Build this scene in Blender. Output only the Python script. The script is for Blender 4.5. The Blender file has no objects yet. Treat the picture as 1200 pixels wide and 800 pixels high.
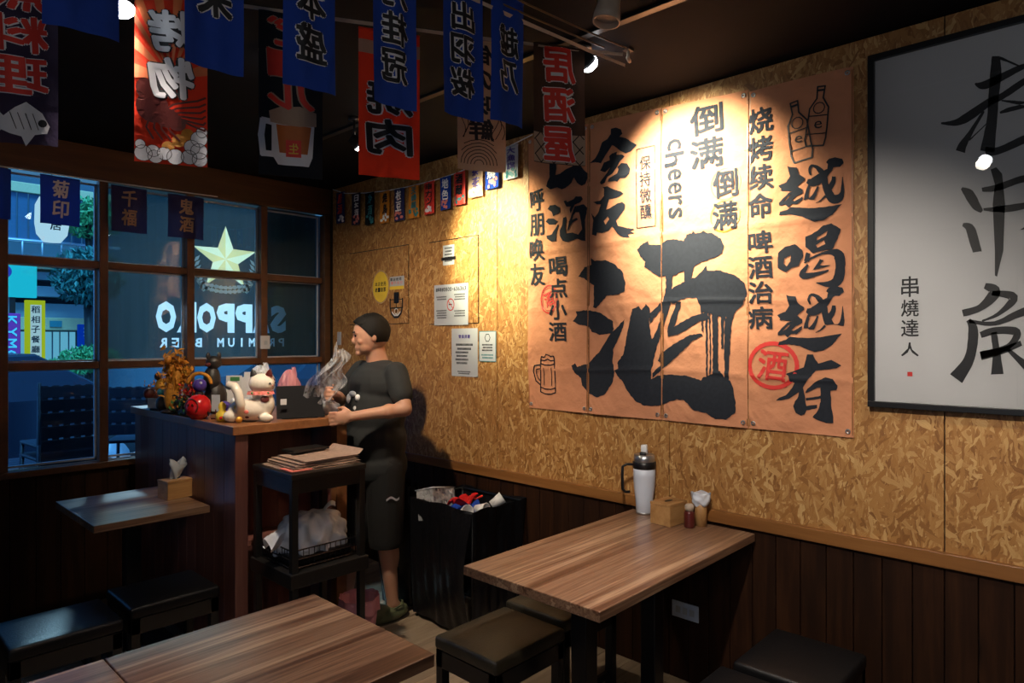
import bpy, bmesh, math, random
from mathutils import Vector, Matrix, Euler
from mathutils.geometry import tessellate_polygon
R = math.radians
S = bpy.context.scene
COL = S.collection
random.seed(7)

# ------------------------------------------------------------------ camera, world, lights, exposure
cam = bpy.data.cameras.new('camera'); cam.sensor_width = 36; cam.lens = 779.5 / 1200 * 36
cam.clip_start = .05; cam.clip_end = 200; cam.shift_y = -2 / 1200
co = bpy.data.objects.new('camera', cam); COL.objects.link(co)
co.location = (0, 0, 1.57); co.rotation_euler = (R(90), 0, -math.atan2(.7285, .685)); S.camera = co
S.view_settings.view_transform = 'Standard'; S.view_settings.look = 'None'
S.view_settings.exposure = 0.0; S.view_settings.gamma = 1; S.view_settings.use_curve_mapping = False
W = bpy.data.worlds.new('sky'); S.world = W; W.use_nodes = True
wb = W.node_tree.nodes['Background']; wb.inputs[0].default_value = (.16, .42, .80, 1); wb.inputs[1].default_value = 1.6

def lamp(name, kind, loc, target, power, color, **kw):
    l = bpy.data.lights.new(name, kind); l.energy = power; l.color = color
    for k, v in kw.items(): setattr(l, k, v)
    o = bpy.data.objects.new(name, l); COL.objects.link(o); o.location = loc
    o.rotation_euler = (Vector(target) - Vector(loc)).to_track_quat('-Z', 'Y').to_euler()
    return o
WARM = (1, .80, .52); NEUT = (1, .90, .72)
#        lamp position      aim point          power  cone blend colour
SPOTS = [((2.16, 1.575, 2.640), (2.79, 1.48, 2.24), 330, 76, 1.0, (1, .93, .68), 'bulb_a'),
         ((2.02, 2.95, 2.57), (2.79, 2.74, 2.12), 290, 62, 1.0, (1, .95, .60), 'bulb_b'),
         ((1.72, 1.22, 2.53), (1.45, 1.35, 0.75), 78, 80, .8, (1, .87, .76), 'bulb_c'),
         ((0.68, 2.31, 2.57), (0.60, 1.90, 0.90), 42, 85, .8, (1, .86, .76), 'bulb_d'),
         ((0.78, 0.66, 2.60), (2.79, 1.10, 0.95), 150, 66, .8, (1, .90, .76), 'bulb_e'),
         ((1.90, -0.10, 2.57), (2.79, 0.35, 0.80), 40, 60, .9, (1, .86, .66), 'bulb_f'),
         ((1.30, 2.55, 2.57), (2.40, 3.25, 1.15), 125, 100, .9, (1, .82, .60), 'added_fill_bulb')]  # last entry is an added fill spot, brightens floor and corner wall
for p, t, e, cone, bl, c, n in SPOTS:
    lamp(n, 'SPOT', p, t, e, c, spot_size=R(cone), spot_blend=bl, shadow_soft_size=.035)
# fill lamps added out of view: a warm point and a cool area panel
lamp('added_warm_fill', 'POINT', (-.7, -.6, 2.25), (0, 0, 0), 17, (1, .84, .68), shadow_soft_size=.12)
lamp('added_cool_fill', 'AREA', (-2.56, .3, 1.25), (2.5, 1.0, 1.4), 8, (.62, .78, 1), shape='RECTANGLE', size=1.0, size_y=1.9)
lamp('added_vinyl_backlight', 'SPOT', (2.6, 8.6, 4.6), (2.03, 4.66, 1.88), 2200, (1, .95, .86), spot_size=R(20), spot_blend=.35, shadow_soft_size=.2)  # lamp added outside to shine through the printed vinyl sheet
lamp('street_sun', 'SUN', (4, 12, 9), (4.5, 14, 5.5), 6.0, (.35, .8, 1), angle=R(20))

# ------------------------------------------------------------------ helpers
def tag(o, label=None, cat=None, group=None, kind=None):
    if label: o['label'] = label
    if cat: o['category'] = cat
    if group: o['group'] = group
    if kind: o['kind'] = kind
    return o
def thing(name, label, cat, loc=(0, 0, 0), rz=0, group=None):
    o = bpy.data.objects.new(name, None); o.empty_display_size = .05; COL.objects.link(o)
    o.location = loc; o.rotation_euler = (0, 0, rz)
    return tag(o, label, cat, group)
def copy_tree(o, parent=None):
    c = o.copy(); COL.objects.link(c); c.parent = parent
    for ch in list(o.children): copy_tree(ch, c)
    return c

class MB:
    def __init__(s): s.v = []; s.f = []; s.sm = []
    def add(s, v, f, smooth=False, M=None):
        n = len(s.v); s.v += [tuple(M @ Vector(p)) if M else tuple(p) for p in v]
        s.f += [tuple(i + n for i in q) for q in f]; s.sm += [smooth] * len(f); return s
    def box(s, x0, x1, y0, y1, z0, z1, b=0, M=None):
        if b <= 0:
            v = [(x, y, z) for x in (x0, x1) for y in (y0, y1) for z in (z0, z1)]
            return s.add(v, [(0, 1, 3, 2), (4, 6, 7, 5), (0, 4, 5, 1), (2, 3, 7, 6), (0, 2, 6, 4), (1, 5, 7, 3)], False, M)
        bm = bmesh.new(); bmesh.ops.create_cube(bm, size=1)
        for q in bm.verts: q.co = Vector(((x0 + x1) / 2 + q.co.x * (x1 - x0), (y0 + y1) / 2 + q.co.y * (y1 - y0), (z0 + z1) / 2 + q.co.z * (z1 - z0)))
        bmesh.ops.bevel(bm, geom=bm.edges[:], offset=b, segments=2, profile=.5, affect='EDGES')
        return s.bm(bm, False, M)
    def bm(s, bm, smooth=False, M=None):
        bm.verts.index_update(); v = [q.co.copy() for q in bm.verts]; f = [[w.index for w in q.verts] for q in bm.faces]; bm.free()
        return s.add(v, f, smooth, M)
    def ell(s, c, r, n=14, M=None, rot=None):
        bm = bmesh.new(); bmesh.ops.create_uvsphere(bm, u_segments=n, v_segments=max(6, n // 2 + 1), radius=1)
        if isinstance(r, (int, float)): r = (r, r, r)
        X = Matrix.Translation(c) @ ((rot.to_matrix().to_4x4() if rot else Matrix()) @ Matrix.Diagonal((*r, 1)))
        bmesh.ops.transform(bm, matrix=X, verts=bm.verts)
        return s.bm(bm, True, M)
    def tube(s, pts, r, n=8, cap=True, M=None):
        pts = [Vector(p) for p in pts]; rr = r if isinstance(r, (list, tuple)) else [r] * len(pts)
        v = []; f = []; up = Vector((0, 0, 1)); pa = None
        for i, p in enumerate(pts):
            d = (pts[min(i + 1, len(pts) - 1)] - pts[max(i - 1, 0)]).normalized()
            if pa is None: a = d.cross(up if abs(d.z) < .95 else Vector((1, 0, 0))).normalized()
            else: a = (pa - d * pa.dot(d)).normalized()
            pa = a; b = d.cross(a)
            for k in range(n):
                t = 2 * math.pi * k / n; v.append(p + (a * math.cos(t) + b * math.sin(t)) * rr[i])
        for i in range(len(pts) - 1):
            for k in range(n):
                k2 = (k + 1) % n; f.append((i * n + k, i * n + k2, (i + 1) * n + k2, (i + 1) * n + k))
        if cap: f.append(tuple(range(n))[::-1]); f.append(tuple((len(pts) - 1) * n + k for k in range(n)))
        return s.add(v, f, n > 5, M)
    def lathe(s, prof, n=24, c=(0, 0, 0), M=None, smooth=True):
        v = []; f = []
        for r, z in prof:
            for k in range(n):
                t = 2 * math.pi * k / n; v.append((c[0] + r * math.cos(t), c[1] + r * math.sin(t), c[2] + z))
        for i in range(len(prof) - 1):
            for k in range(n):
                k2 = (k + 1) % n; f.append((i * n + k, i * n + k2, (i + 1) * n + k2, (i + 1) * n + k))
        return s.add(v, f, smooth, M)
    def grid(s, fn, nu, nv, smooth=True, M=None):
        v = [fn(i / nu, j / nv) for j in range(nv + 1) for i in range(nu + 1)]
        f = [(j * (nu + 1) + i, j * (nu + 1) + i + 1, (j + 1) * (nu + 1) + i + 1, (j + 1) * (nu + 1) + i) for j in range(nv) for i in range(nu)]
        return s.add(v, f, smooth, M)
    def bar(s, a, b, w, h=None):      # box section bar between two points
        a = Vector(a); b = Vector(b); h = h or w; L = (b - a).length
        M = Matrix.Translation((a + b) / 2) @ (b - a).to_track_quat('Z', 'Y').to_matrix().to_4x4()
        return s.box(-w / 2, w / 2, -h / 2, h / 2, -L / 2, L / 2, M=M)
    def build(s, name, m, parent=None, label=None, kind=None, mods=None):
        me = bpy.data.meshes.new(name); me.from_pydata(s.v, [], s.f); me.polygons.foreach_set('use_smooth', s.sm)
        if m: me.materials.append(m)
        me.update(); o = bpy.data.objects.new(name, me); COL.objects.link(o); o.parent = parent
        if label: o['label'] = label
        if kind: o['kind'] = kind
        return o
def single(name, mb, m, label, cat, loc=(0, 0, 0), rz=0, group=None):
    o = mb.build(name, m); o.location = loc; o.rotation_euler = (0, 0, rz); return tag(o, label, cat, group)
def struct(name, mb, m): return tag(mb.build(name, m), kind='structure')
def remesh(mb, voxel, name, m, parent, smooth=4, label=None):
    o = mb.build('tmp', m); md = o.modifiers.new('r', 'REMESH'); md.mode = 'VOXEL'; md.voxel_size = voxel
    sm = o.modifiers.new('s', 'SMOOTH'); sm.iterations = smooth; sm.factor = .5
    dg = bpy.context.evaluated_depsgraph_get(); me = bpy.data.meshes.new_from_object(o.evaluated_get(dg))
    me.polygons.foreach_set('use_smooth', [True] * len(me.polygons))
    if not me.materials: me.materials.append(m)
    bpy.data.objects.remove(o); q = bpy.data.objects.new(name, me); COL.objects.link(q); q.parent = parent
    if label: q['label'] = label
    return q

# ------------------------------------------------------------------ glyphs
GL = {}
def glyph(c, bold=0.0):
    k = (c, bold)
    if k in GL: return GL[k]
    cu = bpy.data.curves.new('g', 'FONT'); cu.body = c; cu.size = 1; cu.resolution_u = 2; cu.offset = bold; cu.fill_mode = 'FRONT'
    o = bpy.data.objects.new('g', cu); COL.objects.link(o)
    dg = bpy.context.evaluated_depsgraph_get(); me = bpy.data.meshes.new_from_object(o.evaluated_get(dg))
    v = [(p.co.x, p.co.y) for p in me.vertices]; f = [tuple(p.vertices) for p in me.polygons]
    bpy.data.objects.remove(o); bpy.data.curves.remove(cu); bpy.data.meshes.remove(me)
    if not v: v = [(0, 0)]
    x0 = min(p[0] for p in v); x1 = max(p[0] for p in v); y0 = min(p[1] for p in v); y1 = max(p[1] for p in v)
    GL[k] = (v, f, (x0, x1, y0, y1)); return GL[k]
class Plane:          # a flat drawing plane: origin o, right u, up v, front n ; fn adds surface relief
    def __init__(s, o, u, v, n, fn=None): s.o = Vector(o); s.u = Vector(u); s.v = Vector(v); s.n = Vector(n); s.fn = fn
    def p(s, x, y, d=.0015):
        if s.fn: d += s.fn(x, y)
        return s.o + s.u * x + s.v * y + s.n * d
def lay(mb, pl, pts, tris, d, step=.022):       # flat print: cut fine enough to follow the relief of the cloth
    if not pl.fn: mb.add([pl.p(x, y, d) for x, y in pts], tris); return
    P2 = [tuple(q) for q in pts]; mid = {}; out = []; todo = []
    for t in tris:
        for k in range(1, len(t) - 1): todo.append((t[0], t[k], t[k + 1]))
    while todo:
        t = todo.pop(); L = [math.dist(P2[t[i]], P2[t[(i + 1) % 3]]) for i in range(3)]; m = max(L)
        if m <= step: out.append(t); continue
        i = L.index(m); a, b, c = t[i], t[(i + 1) % 3], t[(i + 2) % 3]; k = (min(a, b), max(a, b))
        if k not in mid: mid[k] = len(P2); P2.append(((P2[a][0] + P2[b][0]) / 2, (P2[a][1] + P2[b][1]) / 2))
        todo += [(a, mid[k], c), (mid[k], b, c)]
    mb.add([pl.p(x, y, d) for x, y in P2], out)
def put(mb, pl, c, cx, cy, w, h, bold=.02, mir=False, d=.0015, slant=0, jit=0, ref=None, rot=0, off=0):
    v, f, bb = glyph(c, off); mx = (bb[0] + bb[1]) / 2; my = (bb[2] + bb[3]) / 2; sx = w / max(1e-4, bb[1] - bb[0]); sy = h / max(1e-4, bb[3] - bb[2])
    cr, sr = math.cos(rot), math.sin(rot); r = bold * min(w, h); k = 1 - 2 * r / max(w, h) * .5
    offs = [(0, 0)] + ([(r * math.cos(t * math.pi / 4), r * math.sin(t * math.pi / 4)) for t in range(8)] if bold > .03 else [(r, r), (-r, r), (r, -r), (-r, -r)] if r > 0 else [])
    for n, (ex, ey) in enumerate(offs):
        o = []
        for x, y in v:
            a = (x - mx) * sx * k + ex; b = (y - my) * sy * k + ey; a += slant * b
            a, b = a * cr - b * sr, a * sr + b * cr
            if mir: a = -a
            o.append((cx + a, cy + b))
        lay(mb, pl, o, f, d + n * 8e-6)
def poly2(mb, pl, loops, d=.0015):
    loops = [[Vector((a, b, 0)) for a, b in l] for l in loops]; fl = [(p.x, p.y) for l in loops for p in l]
    lay(mb, pl, fl, [tuple(t) for t in tessellate_polygon(loops)], d)
def line2(mb, pl, pts, w, d=.0015, closed=False):
    n = len(pts)
    for i in range(n if closed else n - 1):
        a = Vector(pts[i]); b = Vector(pts[(i + 1) % n]); t = (b - a)
        if t.length < 1e-6: continue
        t.normalize(); q = Vector((-t.y, t.x)) * w / 2; e = t * w * .3
        lay(mb, pl, [tuple(a - e + q), tuple(a - e - q), tuple(b + e - q), tuple(b + e + q)], [(0, 1, 2, 3)], d)
def rect2(mb, pl, x0, x1, y0, y1, d=.001): lay(mb, pl, [(x0, y0), (x1, y0), (x1, y1), (x0, y1)], [(0, 1, 2, 3)], d)
def disc2(mb, pl, cx, cy, rx, ry=None, d=.001, n=24, ring=0):
    ry = ry or rx; o = [(cx + rx * math.cos(2 * math.pi * k / n), cy + ry * math.sin(2 * math.pi * k / n)) for k in range(n)]
    if ring: line2(mb, pl, o, ring, d, True)
    else: lay(mb, pl, o, [tuple(range(n))], d)

# ------------------------------------------------------------------ materials
class NT:
    def __init__(s, name):
        s.m = bpy.data.materials.new(name); s.m.use_nodes = True; s.t = s.m.node_tree; s.t.nodes.clear()
        s.out = s.n('ShaderNodeOutputMaterial')
    def n(s, typ, **kw):
        q = s.t.nodes.new(typ); ins = kw.pop('i', {})
        for k, v in kw.items(): setattr(q, k, v)
        for k, v in ins.items():
            if isinstance(v, bpy.types.NodeSocket): s.t.links.new(v, q.inputs[k])
            else: q.inputs[k].default_value = v
        return q
    def math(s, op, a, b=0): return s.n('ShaderNodeMath', operation=op, i={0: a, 1: b}).outputs[0]
    def mix(s, f, a, b, mode='MIX'):
        q = s.n('ShaderNodeMix', data_type='RGBA', blend_type=mode, i={0: f})
        for k, v in ((6, a), (7, b)):
            if isinstance(v, bpy.types.NodeSocket): s.t.links.new(v, q.inputs[k])
            else: q.inputs[k].default_value = (*v, 1) if len(v) == 3 else v
        return q.outputs[2]
    def ramp(s, f, stops):
        q = s.n('ShaderNodeValToRGB', i={0: f}); e = q.color_ramp.elements
        while len(e) < len(stops): e.new(.5)
        for k, (p, c) in enumerate(stops): e[k].position = p; e[k].color = (*c, 1)
        return q.outputs[0]
    def coord(s, which='Object'): return s.n('ShaderNodeTexCoord').outputs[which]
    def mapping(s, v, sc=(1, 1, 1), rot=(0, 0, 0), loc=(0, 0, 0)):
        return s.n('ShaderNodeMapping', i={'Vector': v, 'Scale': sc, 'Rotation': rot, 'Location': loc}).outputs[0]
    def noise(s, v, scale=5, detail=3, rough=.5, out=0, dist=0):
        return s.n('ShaderNodeTexNoise', i={'Vector': v, 'Scale': scale, 'Detail': detail, 'Roughness': rough, 'Distortion': dist}).outputs[out]
    def bump(s, h, st=.2, dist=.01): return s.n('ShaderNodeBump', i={'Height': h, 'Strength': st, 'Distance': dist}).outputs[0]
    def pbr(s, col, rough=.6, metal=0, normal=None, **kw):
        q = s.n('ShaderNodeBsdfPrincipled'); 
        for k, v in (('Base Color', col), ('Roughness', rough), ('Metallic', metal), ('Normal', normal), *kw.items()):
            if v is None: continue
            if isinstance(v, bpy.types.NodeSocket): s.t.links.new(v, q.inputs[k])
            elif k in ('Base Color', 'Emission Color', 'Sheen Tint') and len(v) == 3: q.inputs[k].default_value = (*v, 1)
            else: q.inputs[k].default_value = v
        s.t.links.new(q.outputs[0], s.out.inputs[0]); return q
    def surf(s, sock): s.t.links.new(sock, s.out.inputs[0])
def plain(name, col, rough=.6, metal=0, var=.12, scale=30, bump=.08, **kw):
    t = NT(name); c = t.coord(); n = t.noise(c, scale, 3)
    col2 = tuple(x * (1 - var) for x in col); col3 = tuple(min(1, x * (1 + var)) for x in col)
    t.pbr(t.mix(n, col2, col3), rough, metal, t.bump(n, bump, .004) if bump else None, **kw); return t.m
def cloth(name, col, trans=.3):
    t = NT(name); c = t.coord(); n = t.noise(c, 9, 4); w = t.noise(t.mapping(c, (300, 300, 300)), 1, 1)
    cc = t.mix(n, tuple(x * .86 for x in col), tuple(min(1, x * 1.1) for x in col)); bp = t.bump(t.math('ADD', n, t.math('MULTIPLY', t.noise(c, 3.2, 2, .5, 0, 1.5), 1.6)), .7, .025)
    d = t.n('ShaderNodeBsdfDiffuse', i={'Color': cc, 'Normal': bp}); tr = t.n('ShaderNodeBsdfTranslucent', i={'Color': cc})
    t.surf(t.n('ShaderNodeMixShader', i={0: trans, 1: d.outputs[0], 2: tr.outputs[0]}).outputs[0]); return t.m
def emit(name, col, st):
    t = NT(name); t.surf(t.n('ShaderNodeEmission', i={'Color': (*col, 1), 'Strength': st}).outputs[0]); return t.m
def osb():
    t = NT('osb_board'); c = t.coord(); sp = t.n('ShaderNodeSeparateXYZ', i={0: c})
    v = t.n('ShaderNodeCombineXYZ', i={0: sp.outputs[1], 1: sp.outputs[2]}).outputs[0]
    wob = t.noise(v, 30, 2, .5, 1); v = t.n('ShaderNodeVectorMath', operation='MULTIPLY_ADD', i={0: wob, 1: (.018, .018, 0), 2: v}).outputs[0]
    prio = None; col = None; br = None
    for k, (ang, ax, al) in enumerate([(4, 105, 19), (24, 62, 11), (-24, 100, 17), (58, 60, 15), (-8, 145, 22), (-42, 72, 14), (13, 120, 18), (-70, 95, 28)]):
        q = t.n('ShaderNodeVectorMath', operation='MULTIPLY', i={0: t.mapping(v, (1, 1, 1), (0, 0, R(ang)), (k * .37, k * .19, 0)), 1: (ax, al, 1)}).outputs[0]
        vo = t.n('ShaderNodeTexVoronoi', voronoi_dimensions='2D', i={'Vector': q, 'Scale': 1.0}); sc = t.n('ShaderNodeSeparateColor', i={0: vo.outputs['Color']})
        g = t.noise(t.n('ShaderNodeVectorMath', operation='MULTIPLY', i={0: q, 1: (4, .25, 1)}).outputs[0], 2, 3)
        val = t.math('ADD', t.math('MULTIPLY', sc.outputs[1], .62), t.math('MULTIPLY', g, .38))
        if prio is None: prio, br = sc.outputs[0], val
        else:
            m = t.math('GREATER_THAN', sc.outputs[0], prio)
            br = t.n('ShaderNodeMix', data_type='FLOAT', i={0: m, 2: br, 3: val}).outputs[0]; prio = t.math('MAXIMUM', prio, sc.outputs[0])
    big = t.noise(v, 2.2, 2)
    col = t.ramp(br, [(.10, (.17, .065, .016)), (.36, (.34, .150, .042)), (.62, (.43, .215, .066)), (.90, (.72, .47, .20))])
    col = t.mix(t.math('MULTIPLY', big, .30), col, (.30, .13, .035))
    t.pbr(col, .46, 0, t.bump(br, .35, .006)); return t.m
def wood(name, stops, sc=(1.2, 14, 14), rough=.4, bump=.15, rnd=True, knots=0, coat=0, dist=.6):
    t = NT(name); c = t.coord()
    if rnd:
        oi = t.n('ShaderNodeObjectInfo').outputs['Random']
        off = t.n('ShaderNodeCombineXYZ', i={0: t.math('MULTIPLY', oi, 37), 1: t.math('MULTIPLY', oi, 11), 2: t.math('MULTIPLY', oi, 23)}).outputs[0]
        c = t.n('ShaderNodeVectorMath', operation='ADD', i={0: c, 1: off}).outputs[0]
    a = t.noise(t.mapping(c, sc), 1, 4, .55, 0, dist); b = t.noise(t.mapping(c, tuple(x * 6 for x in sc)), 1, 3, .6)
    f = t.math('ADD', t.math('MULTIPLY', a, .78), t.math('MULTIPLY', b, .22)); col = t.ramp(f, stops)
    if knots:
        vo = t.n('ShaderNodeTexVoronoi', i={'Vector': t.mapping(c, (5, 5, 1.6)), 'Scale': 1.0}); k = t.ramp(vo.outputs[0], [(.03, (1, 1, 1)), (.16, (0, 0, 0))])
        col = t.mix(t.math('MULTIPLY', k, knots), col, tuple(x * .35 for x in stops[0][1]))
    if rnd:
        col = t.mix(1, col, t.ramp(oi, [(0, (.72, .72, .72)), (1, (1.0, 1.0, 1.0))]), 'MULTIPLY')
    t.pbr(col, rough, 0, t.bump(f, bump, .004), **{'Specular IOR Level': .5 if rough < .6 else .2}, **({'Coat Weight': coat, 'Coat Roughness': .15} if coat else {})); return t.m
def glass(name, tint, gl=.9, ior=1.45):
    t = NT(name); tr = t.n('ShaderNodeBsdfTransparent', i={'Color': (*tint, 1)}); g = t.n('ShaderNodeBsdfGlossy', i={'Roughness': .01})
    fr = t.n('ShaderNodeFresnel', i={'IOR': ior}).outputs[0]
    t.surf(t.n('ShaderNodeMixShader', i={0: t.math('MULTIPLY', fr, gl), 1: tr.outputs[0], 2: g.outputs[0]}).outputs[0]); return t.m
def film(name, col, opa=.35, rough=.15):          # thin clear plastic
    t = NT(name); c = t.coord(); n = t.noise(c, 38, 3, .6); bp = t.bump(n, 1, .03)
    g = t.n('ShaderNodeBsdfPrincipled', i={'Base Color': (*col, 1), 'Roughness': rough, 'Normal': bp}); tr = t.n('ShaderNodeBsdfTransparent', i={'Color': (.95, .95, .97, 1)})
    t.surf(t.n('ShaderNodeMixShader', i={0: t.math('ADD', t.math('MULTIPLY', n, .5), opa - .25), 1: tr.outputs[0], 2: g.outputs[0]}).outputs[0]); return t.m
M = {}
M['osb'] = osb()
M['wainscot'] = wood('dark_stained_pine', [(.2, (.007, .0022, .0008)), (.5, (.024, .0078, .0026)), (.8, (.060, .021, .007))], (14, 14, 1.3), .62, .2, True, .8)
M['rail'] = wood('oiled_oak_rail', [(.2, (.15, .055, .014)), (.5, (.27, .11, .030)), (.8, (.38, .175, .055))], (16, 1.2, 16), .4, .1)
M['beam'] = wood('brown_beam_wood', [(.2, (.045, .018, .007)), (.5, (.10, .042, .016)), (.8, (.17, .075, .028))], (1.2, 16, 16), .45, .1)
M['frame_wood'] = wood('window_frame_wood', [(.2, (.06, .020, .008)), (.5, (.14, .052, .020)), (.8, (.22, .09, .036))], (9, 9, 9), .45, .1)
M['table'] = wood('walnut_laminate', [(.32, (.045, .018, .010)), (.42, (.12, .055, .032)), (.48, (.27, .155, .095)), (.53, (.15, .072, .042)), (.60, (.42, .27, .17)), (.68, (.20, .10, .06))], (.45, 15, 15), .3, .06, True, 0, .25)
M['floor'] = wood('grey_oak_vinyl', [(.2, (.16, .11, .07)), (.5, (.31, .23, .16)), (.8, (.46, .36, .26))], (1.2, 18, 18), .38, .1)
M['counter'] = wood('counter_red_walnut', [(.25, (.085, .030, .028)), (.5, (.17, .066, .055)), (.78, (.27, .12, .095))], (15, 15, 1.0), .35, .08, True, 0, .1)
M['countertop'] = wood('counter_top_oak', [(.25, (.16, .06, .022)), (.5, (.28, .115, .045)), (.78, (.38, .18, .075))], (12, 1.0, 12), .35, .08, True, 0, .1)
M['boxwood'] = wood('bamboo_box_wood', [(.25, (.30, .14, .045)), (.5, (.44, .23, .085)), (.78, (.55, .32, .13))], (2, 30, 30), .45, .08)
M['ceil'] = plain('black_ceiling_paint', (.004, .0055, .009), .9, 0, .2, 8, .05, **{'Specular IOR Level': .15})
M['plaster'] = plain('dark_wall_paint', (.030, .020, .014), .7, 0, .2, 6, .05)
M['black'] = plain('black_metal', (.010, .010, .012), .38, .2, .2, 20, .05)
M['matte_black'] = plain('matte_black_plastic', (.008, .008, .010), .8, 0, .1, 20, 0, **{'Specular IOR Level': .15})
M['blackwood'] = plain('black_painted_wood', (.013, .012, .012), .35, 0, .3, 25, .1)
M['lit_seat'] = plain('lit_black_leatherette', (.040, .034, .022), .42, 0, .2, 160, .25)  # black seat covering with warm light painted in as an olive tint
M['shaded_seat'] = plain('shaded_black_leatherette', (.005, .005, .006), .40, 0, .2, 160, .25, **{'Specular IOR Level': .3})  # darker copy of the same seat covering, shade put into the colour
M['trackwhite'] = plain('worn_beige_housing', (.42, .33, .26), .5, 0, .15, 40)
M['ink'] = plain('black_ink', (.012, .012, .016), .5, 0, .3, 60, .02)
M['inkb'] = plain('blueblack_ink', (.018, .021, .030), .8, 0, .3, 60, .02, **{'Specular IOR Level': .2})
M['redink'] = plain('red_ink', (.62, .035, .03), .55)
M['redglow'] = plain('scarlet_print', (.78, .045, .03), .55)
M['whiteink'] = plain('white_print', (.84, .84, .88), .6, 0, .05)
M['paper'] = plain('notice_paper', (.46, .48, .52), .55, 0, .05)
M['art_paper'] = plain('art_paper', (.60, .60, .62), .65, 0, .04, 6, .02)
M['orange_cloth'] = cloth('orange_banner_cloth', (.64, .28, .155), .08)
M['blue_cloth'] = cloth('blue_flag_cloth', (.028, .080, .46), .30)
M['navy_cloth'] = cloth('navy_flag_cloth', (.05, .055, .17), .25)
M['red_cloth'] = cloth('red_flag_cloth', (.78, .06, .03), .25)
M['plum_cloth'] = cloth('plum_flag_cloth', (.055, .045, .085), .2)
M['black_cloth'] = cloth('black_flag_cloth', (.018, .022, .030), .2)
M['brown_cloth'] = cloth('brown_flag_cloth', (.060, .042, .036), .2)
M['tan_cloth'] = cloth('tan_flag_cloth', (.56, .40, .30), .2)
M['white'] = plain('white_plastic', (.75, .75, .78), .35, 0, .05)
M['ceramic'] = plain('white_glazed_ceramic', (.82, .74, .64), .14, 0, .06, 12, .02)
M['gold'] = plain('gold_paint', (.72, .40, .06), .3, .5)
M['yellow'] = plain('yellow_paint', (.80, .55, .05), .4)
M['orange'] = plain('orange_paint', (.62, .22, .02), .5)
M['ochre'] = plain('ochre_dried_petals', (.55, .22, .015), .7, 0, .4, 60, .5)
M['maroon'] = plain('maroon_paint', (.09, .014, .012), .3)
M['red'] = plain('red_glossy', (.55, .012, .015), .2)
M['pink'] = plain('pink_collar', (.78, .22, .19), .5)
M['pinkbag'] = plain('pink_liner_plastic', (.62, .26, .30), .3, 0, .2, 20, .3)
M['teal'] = plain('teal_paint', (.04, .22, .26), .4)
M['purple'] = plain('indigo_paint', (.07, .04, .26), .35)
M['darkfig'] = plain('dark_figurine', (.018, .014, .013), .5, 0, .3, 60, .2)
M['green'] = plain('green_paint', (.05, .20, .06), .4)
M['skin'] = plain('skin', (.52, .27, .18), .5, 0, .08, 18, .05, **{'Subsurface Weight': .1})
M['hair'] = plain('short_black_hair', (.006, .005, .0045), .7, 0, .4, 220, .6, **{'Specular IOR Level': .25})
M['shirt'] = plain('charcoal_tshirt_cotton', (.017, .019, .021), .85, 0, .25, 14, .3)
M['shorts'] = plain('black_shorts_cotton', (.006, .006, .007), .85, 0, .25, 14, .3)
M['clog'] = plain('olive_rubber_clog', (.10, .11, .055), .5, 0, .2, 30, .1)
M['eye'] = plain('eye_dark', (.02, .015, .012), .2)
M['steel'] = plain('brushed_steel', (.5, .5, .52), .3, .9)
M['liner'] = plain('black_bin_liner', (.007, .007, .009), .30, 0, .2, 26, .9, **{'Specular IOR Level': .3})
M['tumbler'] = plain('white_marble_enamel', (.62, .66, .78), .3, 0, .1, 10, .02)
M['bag'] = plain('white_shopping_bag_plastic', (.72, .76, .86), .3, 0, .15, 22, .7)
M['news'] = plain('menu_paper', (.34, .24, .20), .5, 0, .4, 45, .2)
M['film'] = film('clear_plastic_film', (.70, .70, .74), .38)
M['pane'] = glass('window_pane_glass', (.62, .85, 1.0), .8)
M['artglass'] = glass('picture_glass', (.98, .98, .98), 1.0, 1.5)
M['string'] = plain('white_ribbon_tape', (.62, .48, .38), .6)
M['cable'] = plain('brown_cable', (.10, .06, .03), .5)
M['bulb'] = emit('lit_lamp_face', (.92, .97, 1), 22)
M['silver'] = plain('silver_sash', (.50, .52, .60), .4, .3)
M['outlet'] = plain('white_socket_plate', (.55, .62, .75), .35)
XC, YC, ZC = 2.79, 4.57, 2.725
# ------------------------------------------------------------------ the setting
fl = struct('floor', MB().box(-2.6, XC + .1, -1.6, YC + .05, -.06, -.008), M['blackwood'])
y = .16; k = 0
base = MB().box(0, .898, 0, .148, -.008, 0, .002).build('floor_plank', M['floor'], fl)
first = True
while y < YC - .01:
    x = -.62 + (k * .37) % .9 - .9
    while x < XC:
        x0 = max(x, -1.0); x1 = min(x + .9, XC)
        if x1 - x0 > .05:
            if first: o = base; first = False
            else: o = base.copy(); COL.objects.link(o)
            o.location = (x0, y, 0); o.scale = ((x1 - x0) / .9, min(1, (YC - y) / .15), 1)
        x += .9
    y += .15; k += 1
struct('ceiling', MB().box(-2.6, XC + .1, -1.6, YC + .1, ZC, ZC + .08), M['ceil'])
wr = struct('wall_right', MB().box(XC, XC + .1, -1.6, YC + .1, 0, ZC), M['plaster'])
for a, b in ((-1.2, .498), (.502, 1.598), (1.602, 2.728), (2.732, 3.948), (3.952, 4.50)):
    MB().box(XC - .012, XC, a, b, .815, ZC - .004, .0012).build('osb_panel', M['osb'], wr)
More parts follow.
